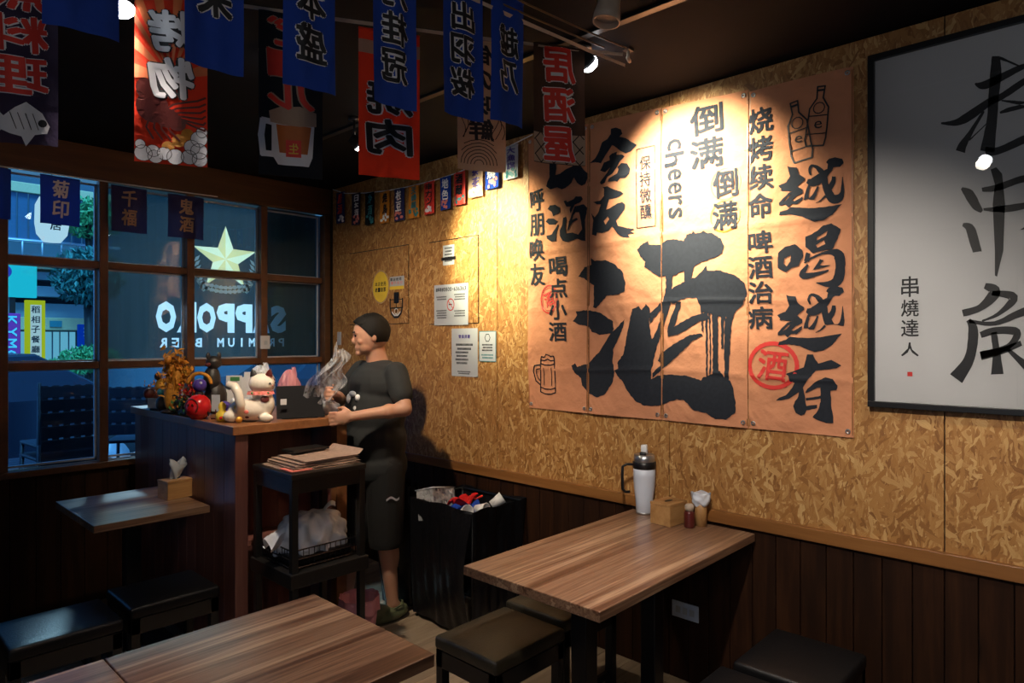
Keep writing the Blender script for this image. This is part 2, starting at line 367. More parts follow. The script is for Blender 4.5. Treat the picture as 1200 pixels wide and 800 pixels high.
for a, b, c, d in ((3.565, 4.262, 1.682, 2.205), (2.888, 3.345, 1.672, 2.196)):
    hp = MB().box(XC - .018, XC - .012, a, b, c, d, .001).build('hatch_panel', M['osb'], wr)
    gm = MB()
    gm.box(XC - .014, XC - .0118, a - .004, b + .004, d, d + .006); gm.box(XC - .014, XC - .0118, a - .004, a, c, d); gm.box(XC - .014, XC - .0118, b, b + .004, c, d); gm.box(XC - .014, XC - .0118, a - .004, b + .004, c - .004, c)
    gm.build('hatch_gap', M['black'], wr)
MB().box(XC - .030, XC, -1.2, YC - .02, .762, .815, .003).build('wall_rail', M['rail'], wr)
yy = -1.2
while yy < YC - .02:
    MB().box(XC - .014, XC, yy + .0015, min(yy + .0985, YC), 0.002, .762, .002).build('wainscot_plank', M['wainscot'], wr); yy += .1
ww = struct('wall_front', MB().box(-2.6, .20, YC, YC + .1, 0, ZC).box(.20, XC, YC, YC + .1, 0, .80), M['plaster'])
ww2 = MB().box(.20, XC, YC, YC + .1, 2.55, ZC).build('lintel', M['plaster'], ww)
MB().box(-.3, XC - .012, YC - .045, YC, 2.525, ZC - .002, .003).build('beam_board', M['beam'], ww)
xx = -.3
while xx < 2.78:
    MB().box(xx + .001, min(xx + .119, 2.776), YC - .016, YC, 0.002, .80, .002).build('wainscot_plank', M['wainscot'], ww); xx += .12
MB().box(2.73, XC - .012, YC - .035, YC + .04, .0, 2.525, .002).build('corner_post', M['beam'], ww)
struct('wall_left', MB().box(-2.7, -2.6, -1.6, YC + .1, 0, ZC), M['plaster'])
struct('wall_back', MB().box(-2.6, XC + .1, -1.7, -1.6, 0, ZC), M['plaster'])
dr = struct('added_door_1', MB().box(-2.6, -2.52, -.33, -.25, 0, 2.35, .004).box(-2.6, -2.52, .85, .93, 0, 2.35, .004).box(-2.6, -2.52, -.25, .85, 2.25, 2.35, .004), M['frame_wood'])  # unseen doorframe, added to dress the cool fill panel
MB().box(-2.585, -2.545, .27, .33, 0.1, 2.25, .003).build('added_door_stile', M['frame_wood'], dr); MB().box(-2.585, -2.545, -.25, .85, 0, .12, .003).build('added_door_rail', M['frame_wood'], dr); MB().box(-2.55, -2.54, -.25, .85, .12, 2.25).build('pane', M['pane'], dr)
wi = struct('window_1', MB().box(.20, 2.74, YC - .05, YC + .05, .80, .838, .004), M['frame_wood'])
vx = [.20, .745, 1.236, 1.742, 2.248, 2.735]; hz = [.83, 1.42, 2.02, 2.53]
for x in vx[:-1]: MB().box(x - .024, x + .024, YC - .032, YC + .03, .838, 2.525, .003).build('mullion', M['frame_wood'], wi)
for i in range(5):
    for z in hz[1:-1]: MB().box(vx[i] + .024, vx[i + 1] - .024, YC - .028, YC + .026, z - .021, z + .021, .003).build('transom', M['frame_wood'], wi)
for i in range(5):
    for j in range(3):
        x0, x1, z0, z1 = vx[i] + .024, vx[i + 1] - .024, hz[j] + .02, hz[j + 1] - .018
        sh = MB(); e = .011
        sh.box(x0, x1, YC + .028, YC + .045, z0, z0 + e); sh.box(x0, x1, YC + .028, YC + .045, z1 - e, z1); sh.box(x0, x0 + e, YC + .028, YC + .045, z0, z1); sh.box(x1 - e, x1, YC + .028, YC + .045, z0, z1)
        sh.build('sash', M['silver'], wi)
        MB().box(x0, x1, YC + .033, YC + .037, z0, z1).build('pane', M['pane'], wi)

# ------------------------------------------------------------------ big orange poster: four cloth strips with brush writing
INK = {'big_wine':[[[2129,1899,2088,1947,2044,1956,2047,1992,2021,1973,1952,1972,1893,1945,1846,1905,1826,1849,1832,1807,1871,1794,1937,1793,1967,1763,2001,1730,2022,1738,2022,1847,2059,1866,2091,1890]],[[2159,1667,2131,1699,2139,1718,2067,1723,1982,1708,1900,1662,1896,1625,1915,1601,1982,1595,2036,1612,2052,1637,2123,1651]],[[2172,1434,2147,1447,2131,1428,2059,1449,1982,1514,1915,1601,1878,1631,1832,1671,1842,1631,1871,1576,1900,1527,1907,1465,1893,1410,1907,1354,1952,1297,1998,1278,2059,1297,2099,1333,2107,1371,2147,1396]],[[1789,1720,1750,1731,1737,1713,1712,1742,1693,1717,1699,1659,1689,1588,1676,1529,1685,1458,1689,1382,1656,1401,1577,1409,1502,1406,1459,1397,1429,1387,1423,1398,1393,1410,1335,1434,1312,1402,1289,1393,1273,1350,1264,1297,1267,1254,1312,1221,1358,1220,1405,1244,1465,1251,1514,1293,1552,1296,1603,1276,1656,1258,1723,1254,1778,1276,1821,1322,1842,1357,1878,1392,1893,1417,1871,1429,1878,1454,1842,1503,1828,1564,1813,1624,1799,1685]],[[1764,2007,1737,2028,1703,2042,1696,2024,1642,2019,1603,2038,1552,2035,1519,2024,1504,2053,1477,2054,1471,2067,1459,2052,1441,2052,1417,2059,1405,2049,1381,2046,1335,2016,1320,1982,1329,1950,1370,1932,1429,1920,1465,1901,1480,1845,1514,1836,1514,1887,1571,1868,1577,1806,1610,1807,1610,1871,1642,1867,1682,1893,1723,1920,1716,1943,1744,1969]],[[1584,1800,1565,1816,1502,1841,1453,1855,1423,1881,1405,1902,1399,1879,1335,1875,1267,1848,1228,1814,1218,1766,1234,1724,1267,1693,1284,1651,1289,1597,1295,1543,1301,1619,1312,1673,1321,1662,1323,1532,1333,1532,1337,1673,1358,1679,1429,1698,1453,1760,1502,1762,1539,1752,1565,1736,1590,1749]],[[1610,1813,1577,1806,1584,1737,1603,1691,1629,1622,1656,1553,1676,1482,1685,1435,1696,1435,1696,1552,1656,1623,1636,1692,1623,1761]],[[1696,1694,1629,1750,1610,1738,1676,1670,1696,1641]],[[1552,1747,1527,1746,1552,1679,1565,1639,1584,1599,1606,1605,1597,1645,1571,1702]],[[1565,1633,1477,1677,1405,1692,1393,1664,1441,1654,1489,1626,1552,1593,1603,1585,1603,1610]],[[1642,1506,1603,1530,1552,1559,1489,1593,1429,1598,1423,1587,1477,1564,1514,1530,1565,1484,1616,1443,1682,1388,1682,1411,1636,1454,1656,1471]],[[1435,1709,1423,1709,1410,1410,1417,1409],[1427,1687,1425,1687,1423,1598]],[[1414,1703,1402,1703,1395,1405,1402,1404]],[[1395,1697,1388,1697,1379,1405,1385,1411]],[[1379,1691,1351,1685,1344,1401,1370,1400]],[[1319,1673,1289,1640,1295,1382,1312,1381,1319,1510]]],'small_writing_big':[[[2310,2594,2277,2591,2270,2538,2270,2487,2277,2455,2246,2456,2208,2473,2163,2483,2156,2541,2141,2561,2111,2550,2119,2487,2090,2447,2064,2425,2079,2375,2100,2368,2133,2389,2154,2422,2171,2395,2204,2374,2231,2369,2262,2386,2309,2381,2340,2403,2333,2424,2317,2449,2317,2522]],[[2235,2568,2201,2543,2192,2512,2216,2504,2235,2532]],[[2329,2277,2313,2296,2277,2295,2243,2272,2243,2251,2270,2242,2289,2234,2301,2261]],[[2340,2211,2325,2226,2285,2220,2258,2204,2277,2189,2317,2193]],[[2336,2134,2301,2137,2277,2164,2253,2192,2260,2163,2270,2127,2274,2101,2301,2099,2333,2119]],[[2220,2305,2204,2308,2197,2298,2156,2307,2141,2320,2104,2314,2095,2299,2111,2286,2148,2277,2163,2252,2174,2236,2180,2257,2171,2271,2201,2275]],[[2245,2155,2227,2183,2223,2218,2204,2222,2201,2203,2208,2169,2204,2132,2163,2134,2126,2118,2100,2144,2108,2192,2119,2234,2141,2237,2156,2222,2174,2176,2192,2143,2195,2155,2182,2195,2163,2234,2148,2268,2090,2272,2068,2251,2072,2222,2082,2189,2081,2081,2104,2086,2133,2098,2201,2087,2227,2096,2246,2125]],[[2186,2196,2133,2207,2126,2197,2163,2184,2189,2154]],[[2057,2480,2019,2498,1996,2528,1977,2570,1945,2579,1922,2601,1922,2627,1891,2626,1860,2610,1851,2586,1869,2575,1829,2559,1765,2512,1795,2490,1829,2484,1860,2502,1900,2536,1913,2543,1931,2524,1954,2501,1982,2465,2019,2478]],[[1986,2428,1963,2465,1927,2470,1931,2490,1913,2501,1882,2503,1886,2489,1847,2481,1836,2470,1864,2451,1878,2431,1909,2399,1936,2389,1954,2361,1977,2356,1984,2366,1963,2386,1922,2432,1954,2414]],[[1878,2427,1855,2441,1821,2434,1799,2402,1803,2378,1829,2363,1860,2367,1878,2353,1891,2359,1936,2362,1927,2376,1878,2394,1871,2415]],[[2030,2274,1982,2275,1959,2294,1959,2332,1968,2341,1936,2340,1900,2319,1855,2301,1838,2287,1878,2275,1927,2274,1936,2253,1945,2224,1922,2228,1878,2245,1847,2248,1829,2231,1834,2209,1855,2190,1886,2160,1873,2133,1829,2120,1778,2107,1803,2099,1782,2089,1816,2085,1803,2069,1847,2076,1878,2096,1909,2137,1936,2117,1972,2110,2005,2117,2010,2099,2038,2109,2033,2151,2028,2181,2043,2222,2019,2195,1996,2215,1977,2255,2005,2259],[1961,2169,1936,2189,1927,2173,1950,2149]],[[1046,2283,1034,2276,1008,2269,999,2241,976,2221,977,2211,1004,2192,983,2174,983,2160,1008,2152,1025,2137,1015,2133,983,2148,985,2134,1004,2120,1025,2123,1039,2110,1051,2124,1077,2123,1078,2135,1065,2148,1039,2171,1022,2173,1044,2179,1073,2185,1069,2192,1081,2206,1049,2216,1034,2238],[1061,2137,1039,2159,1027,2162,1044,2145]],[[1077,2084,1073,2098,1046,2101,1030,2111,960,2097,906,2094,836,2097,851,2085,870,2060,901,2043,937,2040,960,2052,992,2070,1034,2083]],[[895,2270,884,2282,862,2284,836,2273,831,2256,844,2243,862,2246,881,2238,890,2244,888,2262]],[[950,2229,950,2232,951,2235,952,2239,952,2243,953,2247,952,2250,952,2252,951,2255,950,2258,949,2260,948,2260,948,2260,945,2260,942,2258,938,2255,933,2251,929,2248,926,2244,924,2240,921,2236,919,2231,917,2226,915,2221,914,2216,913,2211,912,2206,911,2199,911,2193,910,2185,908,2178,907,2171,905,2164,903,2157,901,2151,899,2145,897,2140,896,2135,894,2130,891,2125,888,2119,884,2113,878,2108,871,2104,864,2102,858,2102,852,2102,846,2104,841,2107,837,2110,834,2114,831,2120,829,2126,829,2132,828,2140,828,2149,829,2161,830,2173,832,2185,833,2195,833,2202,836,2202,836,2195,837,2185,838,2174,840,2163,841,2152,843,2145,846,2140,848,2138,851,2137,853,2136,855,2136,857,2136,858,2136,859,2136,861,2136,863,2137,863,2137,863,2137,862,2136,862,2136,864,2138,865,2141,867,2145,870,2150,872,2155,875,2160,878,2165,881,2171,883,2176,885,2181,886,2186,887,2192,888,2199,889,2206,891,2213,893,2220,896,2227,899,2233,903,2239,907,2245,912,2250,916,2254,922,2259,927,2263,933,2266,939,2268,944,2270,949,2271,954,2270,957,2267,959,2264,961,2260,962,2256,962,2252,962,2248,961,2243,960,2238,958,2234,957,2231,956,2228]],[[969,2200,967,2198,965,2195,962,2192,957,2188,951,2184,943,2182,937,2182,930,2183,924,2185,919,2187,914,2189,909,2192,904,2195,900,2199,897,2203,894,2207,891,2210,888,2214,885,2219,881,2224,877,2229,873,2234,870,2239,868,2242,872,2248,876,2247,881,2246,887,2244,894,2242,900,2240,906,2238,911,2236,915,2234,919,2231,923,2229,926,2228,929,2226,933,2224,937,2222,941,2220,944,2218,947,2217,949,2216,949,2215,951,2214,954,2214,958,2214,961,2214,964,2215]],[[941,2263,938,2259,935,2254,931,2247,927,2240,924,2235,922,2231,916,2234,919,2238,923,2243,927,2249,931,2256,935,2261,938,2265]],[[962,2191,963,2188,965,2183,967,2178,970,2171,972,2165,973,2160,975,2154,976,2149,977,2143,978,2138,978,2132,977,2127,974,2121,970,2116,965,2113,959,2111,953,2112,948,2114,945,2118,941,2123,939,2128,936,2133,934,2139,931,2144,929,2150,927,2156,925,2163,924,2169,922,2174,921,2178,928,2181,929,2178,931,2173,934,2168,937,2162,940,2157,943,2152,946,2148,950,2144,954,2141,957,2138,960,2136,962,2135,962,2135,962,2135,960,2135,959,2134,958,2132,958,2131,959,2132,959,2135,960,2140,960,2145,960,2150,960,2155,959,2160,958,2166,957,2173,955,2178,954,2183,953,2187]],[[873,2211,873,2209,873,2206,874,2202,874,2199,875,2196,876,2194,878,2190,881,2186,884,2182,888,2178,891,2174,893,2171,874,2156,873,2159,870,2163,867,2168,865,2174,862,2179,860,2184,859,2190,859,2195,859,2199,859,2203,859,2206,859,2208]],[[900,2141,902,2139,904,2136,907,2133,910,2129,913,2126,916,2124,919,2122,922,2120,925,2118,928,2117,931,2116,933,2116,932,2114,930,2114,927,2115,924,2116,920,2117,917,2118,913,2119,910,2122,906,2124,902,2127,899,2130,896,2132,894,2134]],[[1051,1755,1039,1750,1013,1746,1003,1719,980,1701,981,1691,1008,1668,987,1653,987,1638,1013,1626,1030,1609,1020,1607,987,1626,989,1611,1008,1594,1030,1594,1044,1580,1056,1592,1083,1587,1084,1600,1071,1615,1044,1641,1027,1646,1049,1649,1078,1652,1074,1659,1087,1672,1054,1686,1039,1710],[1066,1605,1044,1629,1032,1634,1049,1614]],[[1083,1547,1078,1562,1051,1570,1034,1582,963,1577,908,1582,837,1594,852,1579,872,1551,904,1529,940,1522,963,1531,996,1546,1039,1553]],[[897,1762,886,1776,863,1781,837,1773,832,1757,846,1741,863,1742,883,1731,892,1736,890,1755]],[[953,1713,954,1716,954,1719,955,1723,956,1727,956,1731,956,1733,955,1736,955,1739,954,1742,953,1744,952,1745,951,1745,949,1745,945,1743,941,1741,936,1738,932,1735,929,1731,926,1728,924,1724,922,1719,920,1714,918,1709,916,1704,915,1699,915,1694,914,1688,913,1681,912,1674,911,1666,909,1659,908,1653,906,1646,904,1640,902,1634,900,1629,898,1624,896,1620,894,1615,891,1609,886,1604,880,1599,873,1596,866,1595,859,1595,853,1597,847,1599,842,1603,838,1607,835,1612,832,1618,831,1624,830,1631,829,1639,829,1648,830,1659,831,1672,833,1684,834,1694,835,1701,837,1701,837,1694,838,1684,839,1672,841,1660,843,1649,845,1642,847,1637,850,1634,852,1632,854,1631,856,1631,858,1631,860,1631,861,1631,863,1631,864,1631,865,1631,865,1630,864,1630,864,1630,865,1632,867,1635,869,1639,872,1643,874,1648,877,1653,880,1658,883,1663,885,1668,887,1673,889,1678,890,1684,890,1690,891,1697,893,1705,895,1712,898,1718,902,1724,906,1729,910,1735,914,1739,919,1743,924,1747,930,1750,936,1753,942,1755,947,1756,952,1756,957,1754,961,1751,963,1747,964,1743,965,1739,966,1735,966,1730,965,1726,963,1721,962,1717,960,1714,959,1711]],[[973,1681,971,1679,969,1676,965,1673,960,1670,954,1667,947,1666,940,1667,933,1669,927,1671,922,1674,916,1677,911,1681,907,1685,902,1689,899,1693,896,1698,893,1702,890,1706,887,1711,883,1717,879,1723,875,1729,872,1734,870,1737,874,1743,878,1741,883,1739,889,1737,896,1734,902,1731,908,1728,913,1725,918,1722,922,1719,926,1717,929,1715,932,1713,936,1710,940,1708,944,1705,948,1703,950,1701,952,1700,953,1699,955,1697,958,1697,961,1696,965,1696,968,1696]],[[944,1749,941,1745,938,1740,934,1734,930,1728,927,1722,924,1719,919,1722,922,1726,926,1731,930,1737,934,1743,938,1748,941,1751]],[[965,1673,967,1669,969,1664,971,1658,973,1652,975,1645,977,1639,979,1633,980,1628,981,1622,982,1616,982,1611,981,1605,978,1599,974,1595,968,1592,962,1592,956,1593,952,1596,948,1601,945,1606,942,1611,939,1617,937,1623,934,1629,932,1635,930,1642,928,1649,926,1655,925,1661,924,1664,930,1667,932,1663,934,1658,937,1652,940,1646,943,1640,946,1636,949,1631,953,1627,957,1623,961,1619,964,1617,966,1616,966,1616,965,1616,964,1616,962,1615,962,1613,962,1612,962,1613,963,1616,963,1621,964,1626,964,1631,963,1636,963,1642,962,1648,960,1654,959,1661,957,1666,956,1670]],[[874,1705,875,1702,875,1699,876,1696,876,1693,877,1690,878,1687,880,1683,883,1679,887,1674,890,1669,893,1665,895,1662,876,1649,874,1652,872,1656,869,1662,866,1668,864,1674,862,1679,861,1685,860,1690,860,1695,861,1699,861,1702,861,1704]],[[902,1630,904,1628,907,1625,909,1621,913,1617,916,1613,919,1610,921,1608,925,1606,928,1604,931,1602,934,1601,936,1600,935,1598,933,1599,930,1600,927,1601,923,1602,919,1604,916,1606,912,1609,908,1612,904,1616,901,1619,898,1622,896,1624]],[[1084,1894,1081,1929,1054,1951,1013,1958,987,1933,982,1909,1002,1870,1031,1863,1051,1846,1084,1867],[1057,1904,1031,1916,1033,1890,1048,1870,1060,1883]],[[973,1984,951,1991,928,2003,906,2022,875,2027,842,2001,853,1966,874,1924,890,1925,934,1919,945,1915,973,1943],[928,1980,890,1998,896,1981,931,1965],[934,1948,904,1965,898,1948,928,1936]],[[945,1851,928,1876,920,1892,906,1885,920,1866,879,1863,906,1857,951,1848]],[[977,1877,973,1879,969,1882,963,1886,957,1890,951,1893,943,1896,935,1899,926,1903,916,1906,907,1908,897,1909,889,1909,882,1907,876,1904,871,1900,867,1896,866,1893,867,1892,867,1890,866,1887,864,1882,863,1875,862,1867,862,1860,862,1851,864,1842,865,1832,867,1824,870,1817,871,1814,871,1812,872,1810,875,1808,879,1805,885,1803,891,1801,897,1800,905,1799,913,1799,922,1799,929,1799,934,1799,934,1796,930,1794,923,1791,915,1787,907,1783,898,1780,890,1778,882,1777,874,1776,866,1776,857,1777,848,1782,840,1790,834,1800,831,1811,829,1823,828,1835,828,1846,828,1856,827,1865,827,1875,827,1885,829,1895,832,1906,839,1915,848,1922,857,1926,866,1926,875,1925,883,1924,891,1922,900,1920,909,1917,919,1914,929,1911,939,1907,947,1904,954,1900,961,1896,967,1892,973,1888,977,1885,981,1882]],[[968,1875,972,1871,978,1865,985,1858,992,1851,997,1843,1000,1833,994,1821,986,1816,978,1815,971,1815,963,1816,954,1818,944,1821,931,1825,918,1829,905,1834,894,1838,887,1841,888,1847,896,1846,908,1844,921,1842,935,1840,948,1839,958,1839,966,1839,972,1839,977,1840,979,1841,977,1839,975,1834,976,1833,974,1840,971,1848,967,1857,964,1865,962,1870]],[[971,1922,972,1918,974,1912,976,1905,977,1898,979,1892,980,1888,961,1882,960,1886,959,1892,958,1899,957,1906,956,1912,955,1916]],[[968,1511,945,1512,935,1490,925,1476,876,1491,839,1470,858,1458,935,1447,947,1434,981,1385,985,1376,978,1346,976,1320,972,1303,931,1311,931,1298,972,1286,981,1268,993,1263,1014,1272,1024,1300,1017,1320,1005,1336,1001,1358,1014,1349,1040,1330,1071,1321,1093,1318,1080,1330,1053,1342,1027,1374,1017,1395,1036,1400,1040,1422,1053,1430,1010,1447,981,1459]],[[976,1359,968,1373,931,1405,898,1422,870,1416,854,1391,858,1374,880,1369,878,1310,872,1276,870,1243,898,1241,914,1246,935,1252,949,1260,931,1285,925,1298,918,1324,918,1380,931,1379,947,1370,972,1356]],[[974,1325,974,1336,947,1340,918,1348,918,1337,947,1331]]],'frame':[[[360,2533,361,2527,362,2520,362,2511,363,2501,364,2491,365,2480,366,2469,366,2456,367,2442,368,2428,369,2414,370,2399,370,2386,371,2373,372,2360,372,2347,373,2333,375,2319,377,2302,381,2284,384,2264,388,2246,391,2231,393,2219,353,2204,352,2216,351,2232,350,2251,349,2271,347,2291,346,2308,345,2323,344,2337,343,2351,343,2364,342,2376,341,2389,340,2403,338,2417,337,2431,335,2444,334,2457,334,2470,334,2482,335,2493,336,2504,337,2513,338,2521,338,2527]],[[409,2450,407,2447,405,2443,401,2438,396,2432,389,2428,380,2426,372,2426,364,2428,355,2432,346,2435,338,2439,329,2442,321,2446,312,2449,303,2453,295,2457,286,2460,279,2463,271,2466,264,2468,256,2470,249,2471,243,2472,239,2473,240,2480,245,2480,251,2481,259,2482,267,2483,276,2483,285,2482,293,2480,302,2478,311,2475,321,2472,330,2469,338,2467,347,2464,356,2462,365,2459,373,2457,380,2455,386,2454,389,2453,393,2453,397,2453,401,2453,404,2454,407,2455]],[[234,2453,239,2451,247,2447,257,2443,267,2438,277,2434,287,2429,296,2424,305,2419,314,2413,323,2408,331,2403,338,2400,344,2398,348,2397,352,2397,357,2396,363,2395,370,2392,379,2388,390,2382,401,2376,412,2370,423,2364,431,2359,439,2355,445,2352,450,2349,454,2346,459,2344,464,2342,471,2341,479,2340,487,2340,496,2340,503,2341,508,2341,508,2335,503,2333,496,2330,487,2326,478,2323,469,2320,460,2319,452,2319,445,2320,439,2321,432,2323,425,2326,418,2330,408,2335,398,2342,387,2350,377,2357,368,2364,360,2369,354,2371,350,2373,346,2373,342,2374,336,2376,329,2379,322,2383,313,2387,304,2392,295,2398,286,2403,277,2409,268,2415,259,2421,250,2428,241,2434,234,2439,229,2443]],[[386,2355,390,2348,397,2338,404,2326,412,2314,419,2303,425,2293,431,2285,436,2279,441,2272,446,2267,450,2262,454,2256,457,2251,459,2246,461,2242,462,2238,463,2236,464,2234,437,2219,436,2221,436,2224,435,2227,435,2231,434,2234,433,2239,431,2244,428,2251,426,2258,422,2265,418,2273,414,2282,409,2293,403,2305,396,2318,389,2331,384,2341,380,2349]],[[377,2307,383,2302,391,2294,401,2285,411,2276,420,2268,426,2263,423,2258,417,2264,409,2272,399,2282,389,2291,381,2299,375,2305]],[[334,2373,330,2372,325,2369,319,2366,312,2363,306,2359,299,2356,293,2353,285,2350,277,2347,271,2344,268,2342,269,2350,270,2351,277,2350,286,2350,296,2349,306,2349,314,2348,320,2347,325,2345,329,2343,333,2342,337,2340,339,2339,337,2332,335,2332,331,2332,327,2332,322,2332,316,2332,310,2333,303,2333,293,2334,283,2335,274,2336,266,2337,261,2341,264,2352,269,2356,276,2359,284,2362,292,2364,298,2367,305,2369,311,2371,318,2373,324,2375,330,2377,334,2378]],[[379,2196,376,2196,371,2196,365,2195,357,2195,349,2195,340,2196,330,2199,319,2202,307,2206,295,2210,284,2214,273,2218,263,2221,254,2223,244,2226,234,2229,225,2233,216,2240,210,2249,205,2260,202,2271,200,2282,198,2291,197,2297,200,2300,204,2295,208,2288,213,2281,218,2273,224,2267,230,2263,236,2259,243,2256,252,2253,261,2250,271,2247,282,2244,292,2240,304,2235,315,2231,326,2226,337,2223,346,2221,353,2221,359,2222,365,2224,370,2226,374,2228,378,2229]],[[340,2516,337,2514,333,2512,329,2508,324,2505,318,2501,313,2497,307,2492,301,2487,294,2482,288,2477,282,2472,278,2469,277,2474,280,2477,286,2481,292,2487,299,2493,305,2498,311,2503,316,2507,321,2512,326,2516,330,2520,334,2523,337,2525]],[[364,2149,348,2154,332,2129,324,2025,329,1869,346,1783,352,1788,352,1871,358,2030,352,2098]],[[449,2094,447,2091,445,2086,443,2080,440,2075,438,2070,436,2065,434,2060,431,2053,427,2046,423,2038,419,2031,415,2024,410,2018,405,2014,401,2011,397,2008,394,2007,391,2005,385,2013,386,2016,387,2020,389,2024,391,2029,393,2034,395,2039,397,2044,399,2052,402,2060,406,2068,410,2076,414,2084,420,2090,426,2094,432,2097,437,2099,441,2100,444,2102]],[[387,2077,383,2076,377,2075,369,2074,361,2073,351,2073,341,2074,330,2076,317,2080,304,2084,292,2088,280,2090,272,2091,265,2090,260,2088,257,2086,254,2084,253,2082,253,2081,253,2081,254,2077,255,2072,257,2065,259,2057,261,2050,262,2044,264,2036,266,2029,268,2022,269,2016,270,2011,261,2004,259,2007,255,2012,251,2017,247,2023,243,2030,240,2037,237,2044,235,2051,233,2060,231,2069,231,2079,233,2089,237,2098,243,2105,250,2109,257,2112,266,2114,275,2114,285,2113,297,2110,310,2106,324,2102,336,2098,346,2096,355,2094,363,2093,371,2092,378,2092,384,2091,389,2091]],[[384,2012,377,2010,367,2007,356,2004,344,2002,331,1999,319,1998,306,1998,293,1999,279,2001,267,2003,257,2004,249,2005,252,2025,259,2024,270,2024,282,2023,296,2023,309,2022,321,2022,332,2021,344,2021,356,2020,367,2020,377,2020,384,2020]],[[445,1966,443,1964,439,1960,437,1957,434,1953,433,1950,433,1946,431,1940,429,1930,426,1917,423,1904,420,1892,417,1883,415,1876,414,1871,413,1864,409,1855,400,1848,391,1847,382,1850,373,1855,364,1861,354,1868,343,1875,332,1883,320,1890,306,1899,292,1908,278,1917,265,1924,254,1930,245,1933,237,1936,231,1938,227,1938,225,1937,227,1939,229,1942,228,1940,228,1934,228,1926,229,1919,231,1912,233,1906,237,1900,242,1893,247,1887,252,1882,255,1878,246,1866,243,1870,238,1875,233,1881,227,1888,222,1895,218,1902,214,1910,211,1919,209,1928,208,1938,208,1948,214,1960,223,1965,230,1965,237,1963,245,1959,253,1955,262,1949,273,1942,285,1934,299,1924,313,1914,327,1904,339,1897,350,1890,361,1884,372,1879,381,1876,389,1873,394,1873,394,1874,390,1872,389,1871,389,1874,390,1882,392,1890,394,1899,396,1910,399,1923,402,1936,405,1949,410,1960,416,1969,424,1974,431,1976,436,1976,440,1976,442,1976]],[[383,1746,379,1742,374,1738,368,1733,365,1728,366,1728,367,1735,368,1735,371,1728,377,1718,383,1708,391,1698,397,1691,405,1686,413,1683,423,1680,432,1678,440,1676,446,1674,441,1651,436,1652,428,1654,418,1657,407,1661,397,1665,387,1671,377,1677,367,1685,357,1694,348,1704,341,1714,336,1728,340,1747,349,1756,358,1760,366,1762,373,1763,377,1764]],[[360,1721,353,1719,341,1716,328,1712,317,1708,310,1704,311,1707,311,1711,314,1704,320,1695,327,1684,335,1674,343,1665,350,1659,358,1653,367,1648,376,1643,384,1640,389,1637,387,1631,382,1633,374,1636,365,1639,355,1643,345,1648,336,1654,327,1661,317,1669,307,1678,298,1688,291,1699,290,1717,300,1729,312,1733,326,1735,340,1736,351,1736,359,1737]],[[433,1634,431,1630,429,1625,428,1619,427,1614,427,1608,427,1601,428,1589,428,1574,430,1558,431,1541,434,1525,438,1512,443,1500,450,1489,459,1477,467,1466,475,1457,481,1449,445,1419,441,1427,436,1438,429,1452,422,1467,415,1483,410,1500,406,1517,403,1535,400,1554,399,1572,398,1588,399,1602,401,1615,405,1625,410,1633,415,1638,419,1641,421,1643]],[[426,1629,418,1627,407,1624,394,1621,380,1618,365,1617,350,1618,337,1621,323,1627,309,1633,296,1640,283,1645,270,1650,256,1653,241,1656,226,1659,212,1661,201,1661,195,1659,194,1658,195,1660,195,1658,195,1650,196,1638,196,1623,196,1604,197,1582,198,1557,199,1533,200,1511,202,1495,203,1486,206,1479,208,1472,212,1466,215,1460,218,1455,208,1442,205,1444,200,1447,193,1452,185,1460,178,1472,174,1488,171,1508,170,1531,170,1556,170,1582,171,1604,172,1622,172,1635,171,1646,170,1657,171,1669,178,1682,188,1689,200,1692,214,1691,229,1689,246,1685,261,1680,276,1676,290,1669,304,1661,317,1653,329,1644,341,1638,353,1633,365,1632,379,1632,392,1634,405,1637,416,1639,425,1641]],[[389,1576,385,1578,379,1580,372,1583,365,1586,358,1588,351,1589,341,1589,330,1590,318,1589,308,1588,301,1586,301,1586,302,1590,302,1586,304,1579,308,1570,313,1562,320,1555,329,1550,342,1544,357,1539,372,1535,386,1532,395,1529,389,1504,380,1508,368,1512,353,1518,337,1525,323,1531,312,1539,303,1547,295,1557,288,1567,283,1578,281,1590,284,1604,294,1612,305,1614,318,1615,330,1615,342,1614,353,1613,362,1611,371,1608,379,1605,386,1601,391,1598,395,1597]],[[389,1500,383,1502,375,1505,365,1509,354,1512,343,1517,333,1521,323,1526,312,1531,302,1537,292,1543,284,1547,278,1551,283,1567,289,1564,298,1560,308,1556,318,1551,329,1547,338,1543,348,1540,359,1537,370,1535,380,1533,389,1531,395,1529]],[[364,1594,363,1587,362,1576,361,1564,359,1551,358,1538,358,1526,358,1513,359,1499,360,1485,361,1472,362,1460,363,1452,328,1455,329,1463,330,1474,332,1487,334,1501,335,1515,337,1528,339,1541,341,1555,343,1568,344,1580,346,1590,347,1598]],[[326,1544,321,1537,314,1526,305,1514,296,1502,287,1490,280,1480,273,1471,265,1463,258,1455,252,1449,247,1443,243,1439,228,1465,232,1469,237,1474,244,1479,251,1486,259,1492,267,1499,275,1507,286,1516,296,1526,307,1536,315,1544,322,1550]]]}
EDG = [2.479, 2.061, 1.633, 1.212, .795]
def ripple(y, z):
    s = .005 * math.sin(y * 9 + z * 2.1) + .003 * math.sin(z * 11 + y * 4)
    for c in (1.42, 1.74, 2.06, 2.38): s += .0055 * math.exp(-((z - c - .01 * math.sin(y * 5)) / .012) ** 2)
    for c in EDG: s -= .004 * math.exp(-((y - c) / .03) ** 2)
    return s + .010
WP = Plane((XC - .016, 0, 0), (0, 1, 0), (0, 0, 1), (-1, 0, 0), ripple)
FLAT = Plane((0, 0, 0), (1, 0, 0), (0, 1, 0), (0, 0, 1))
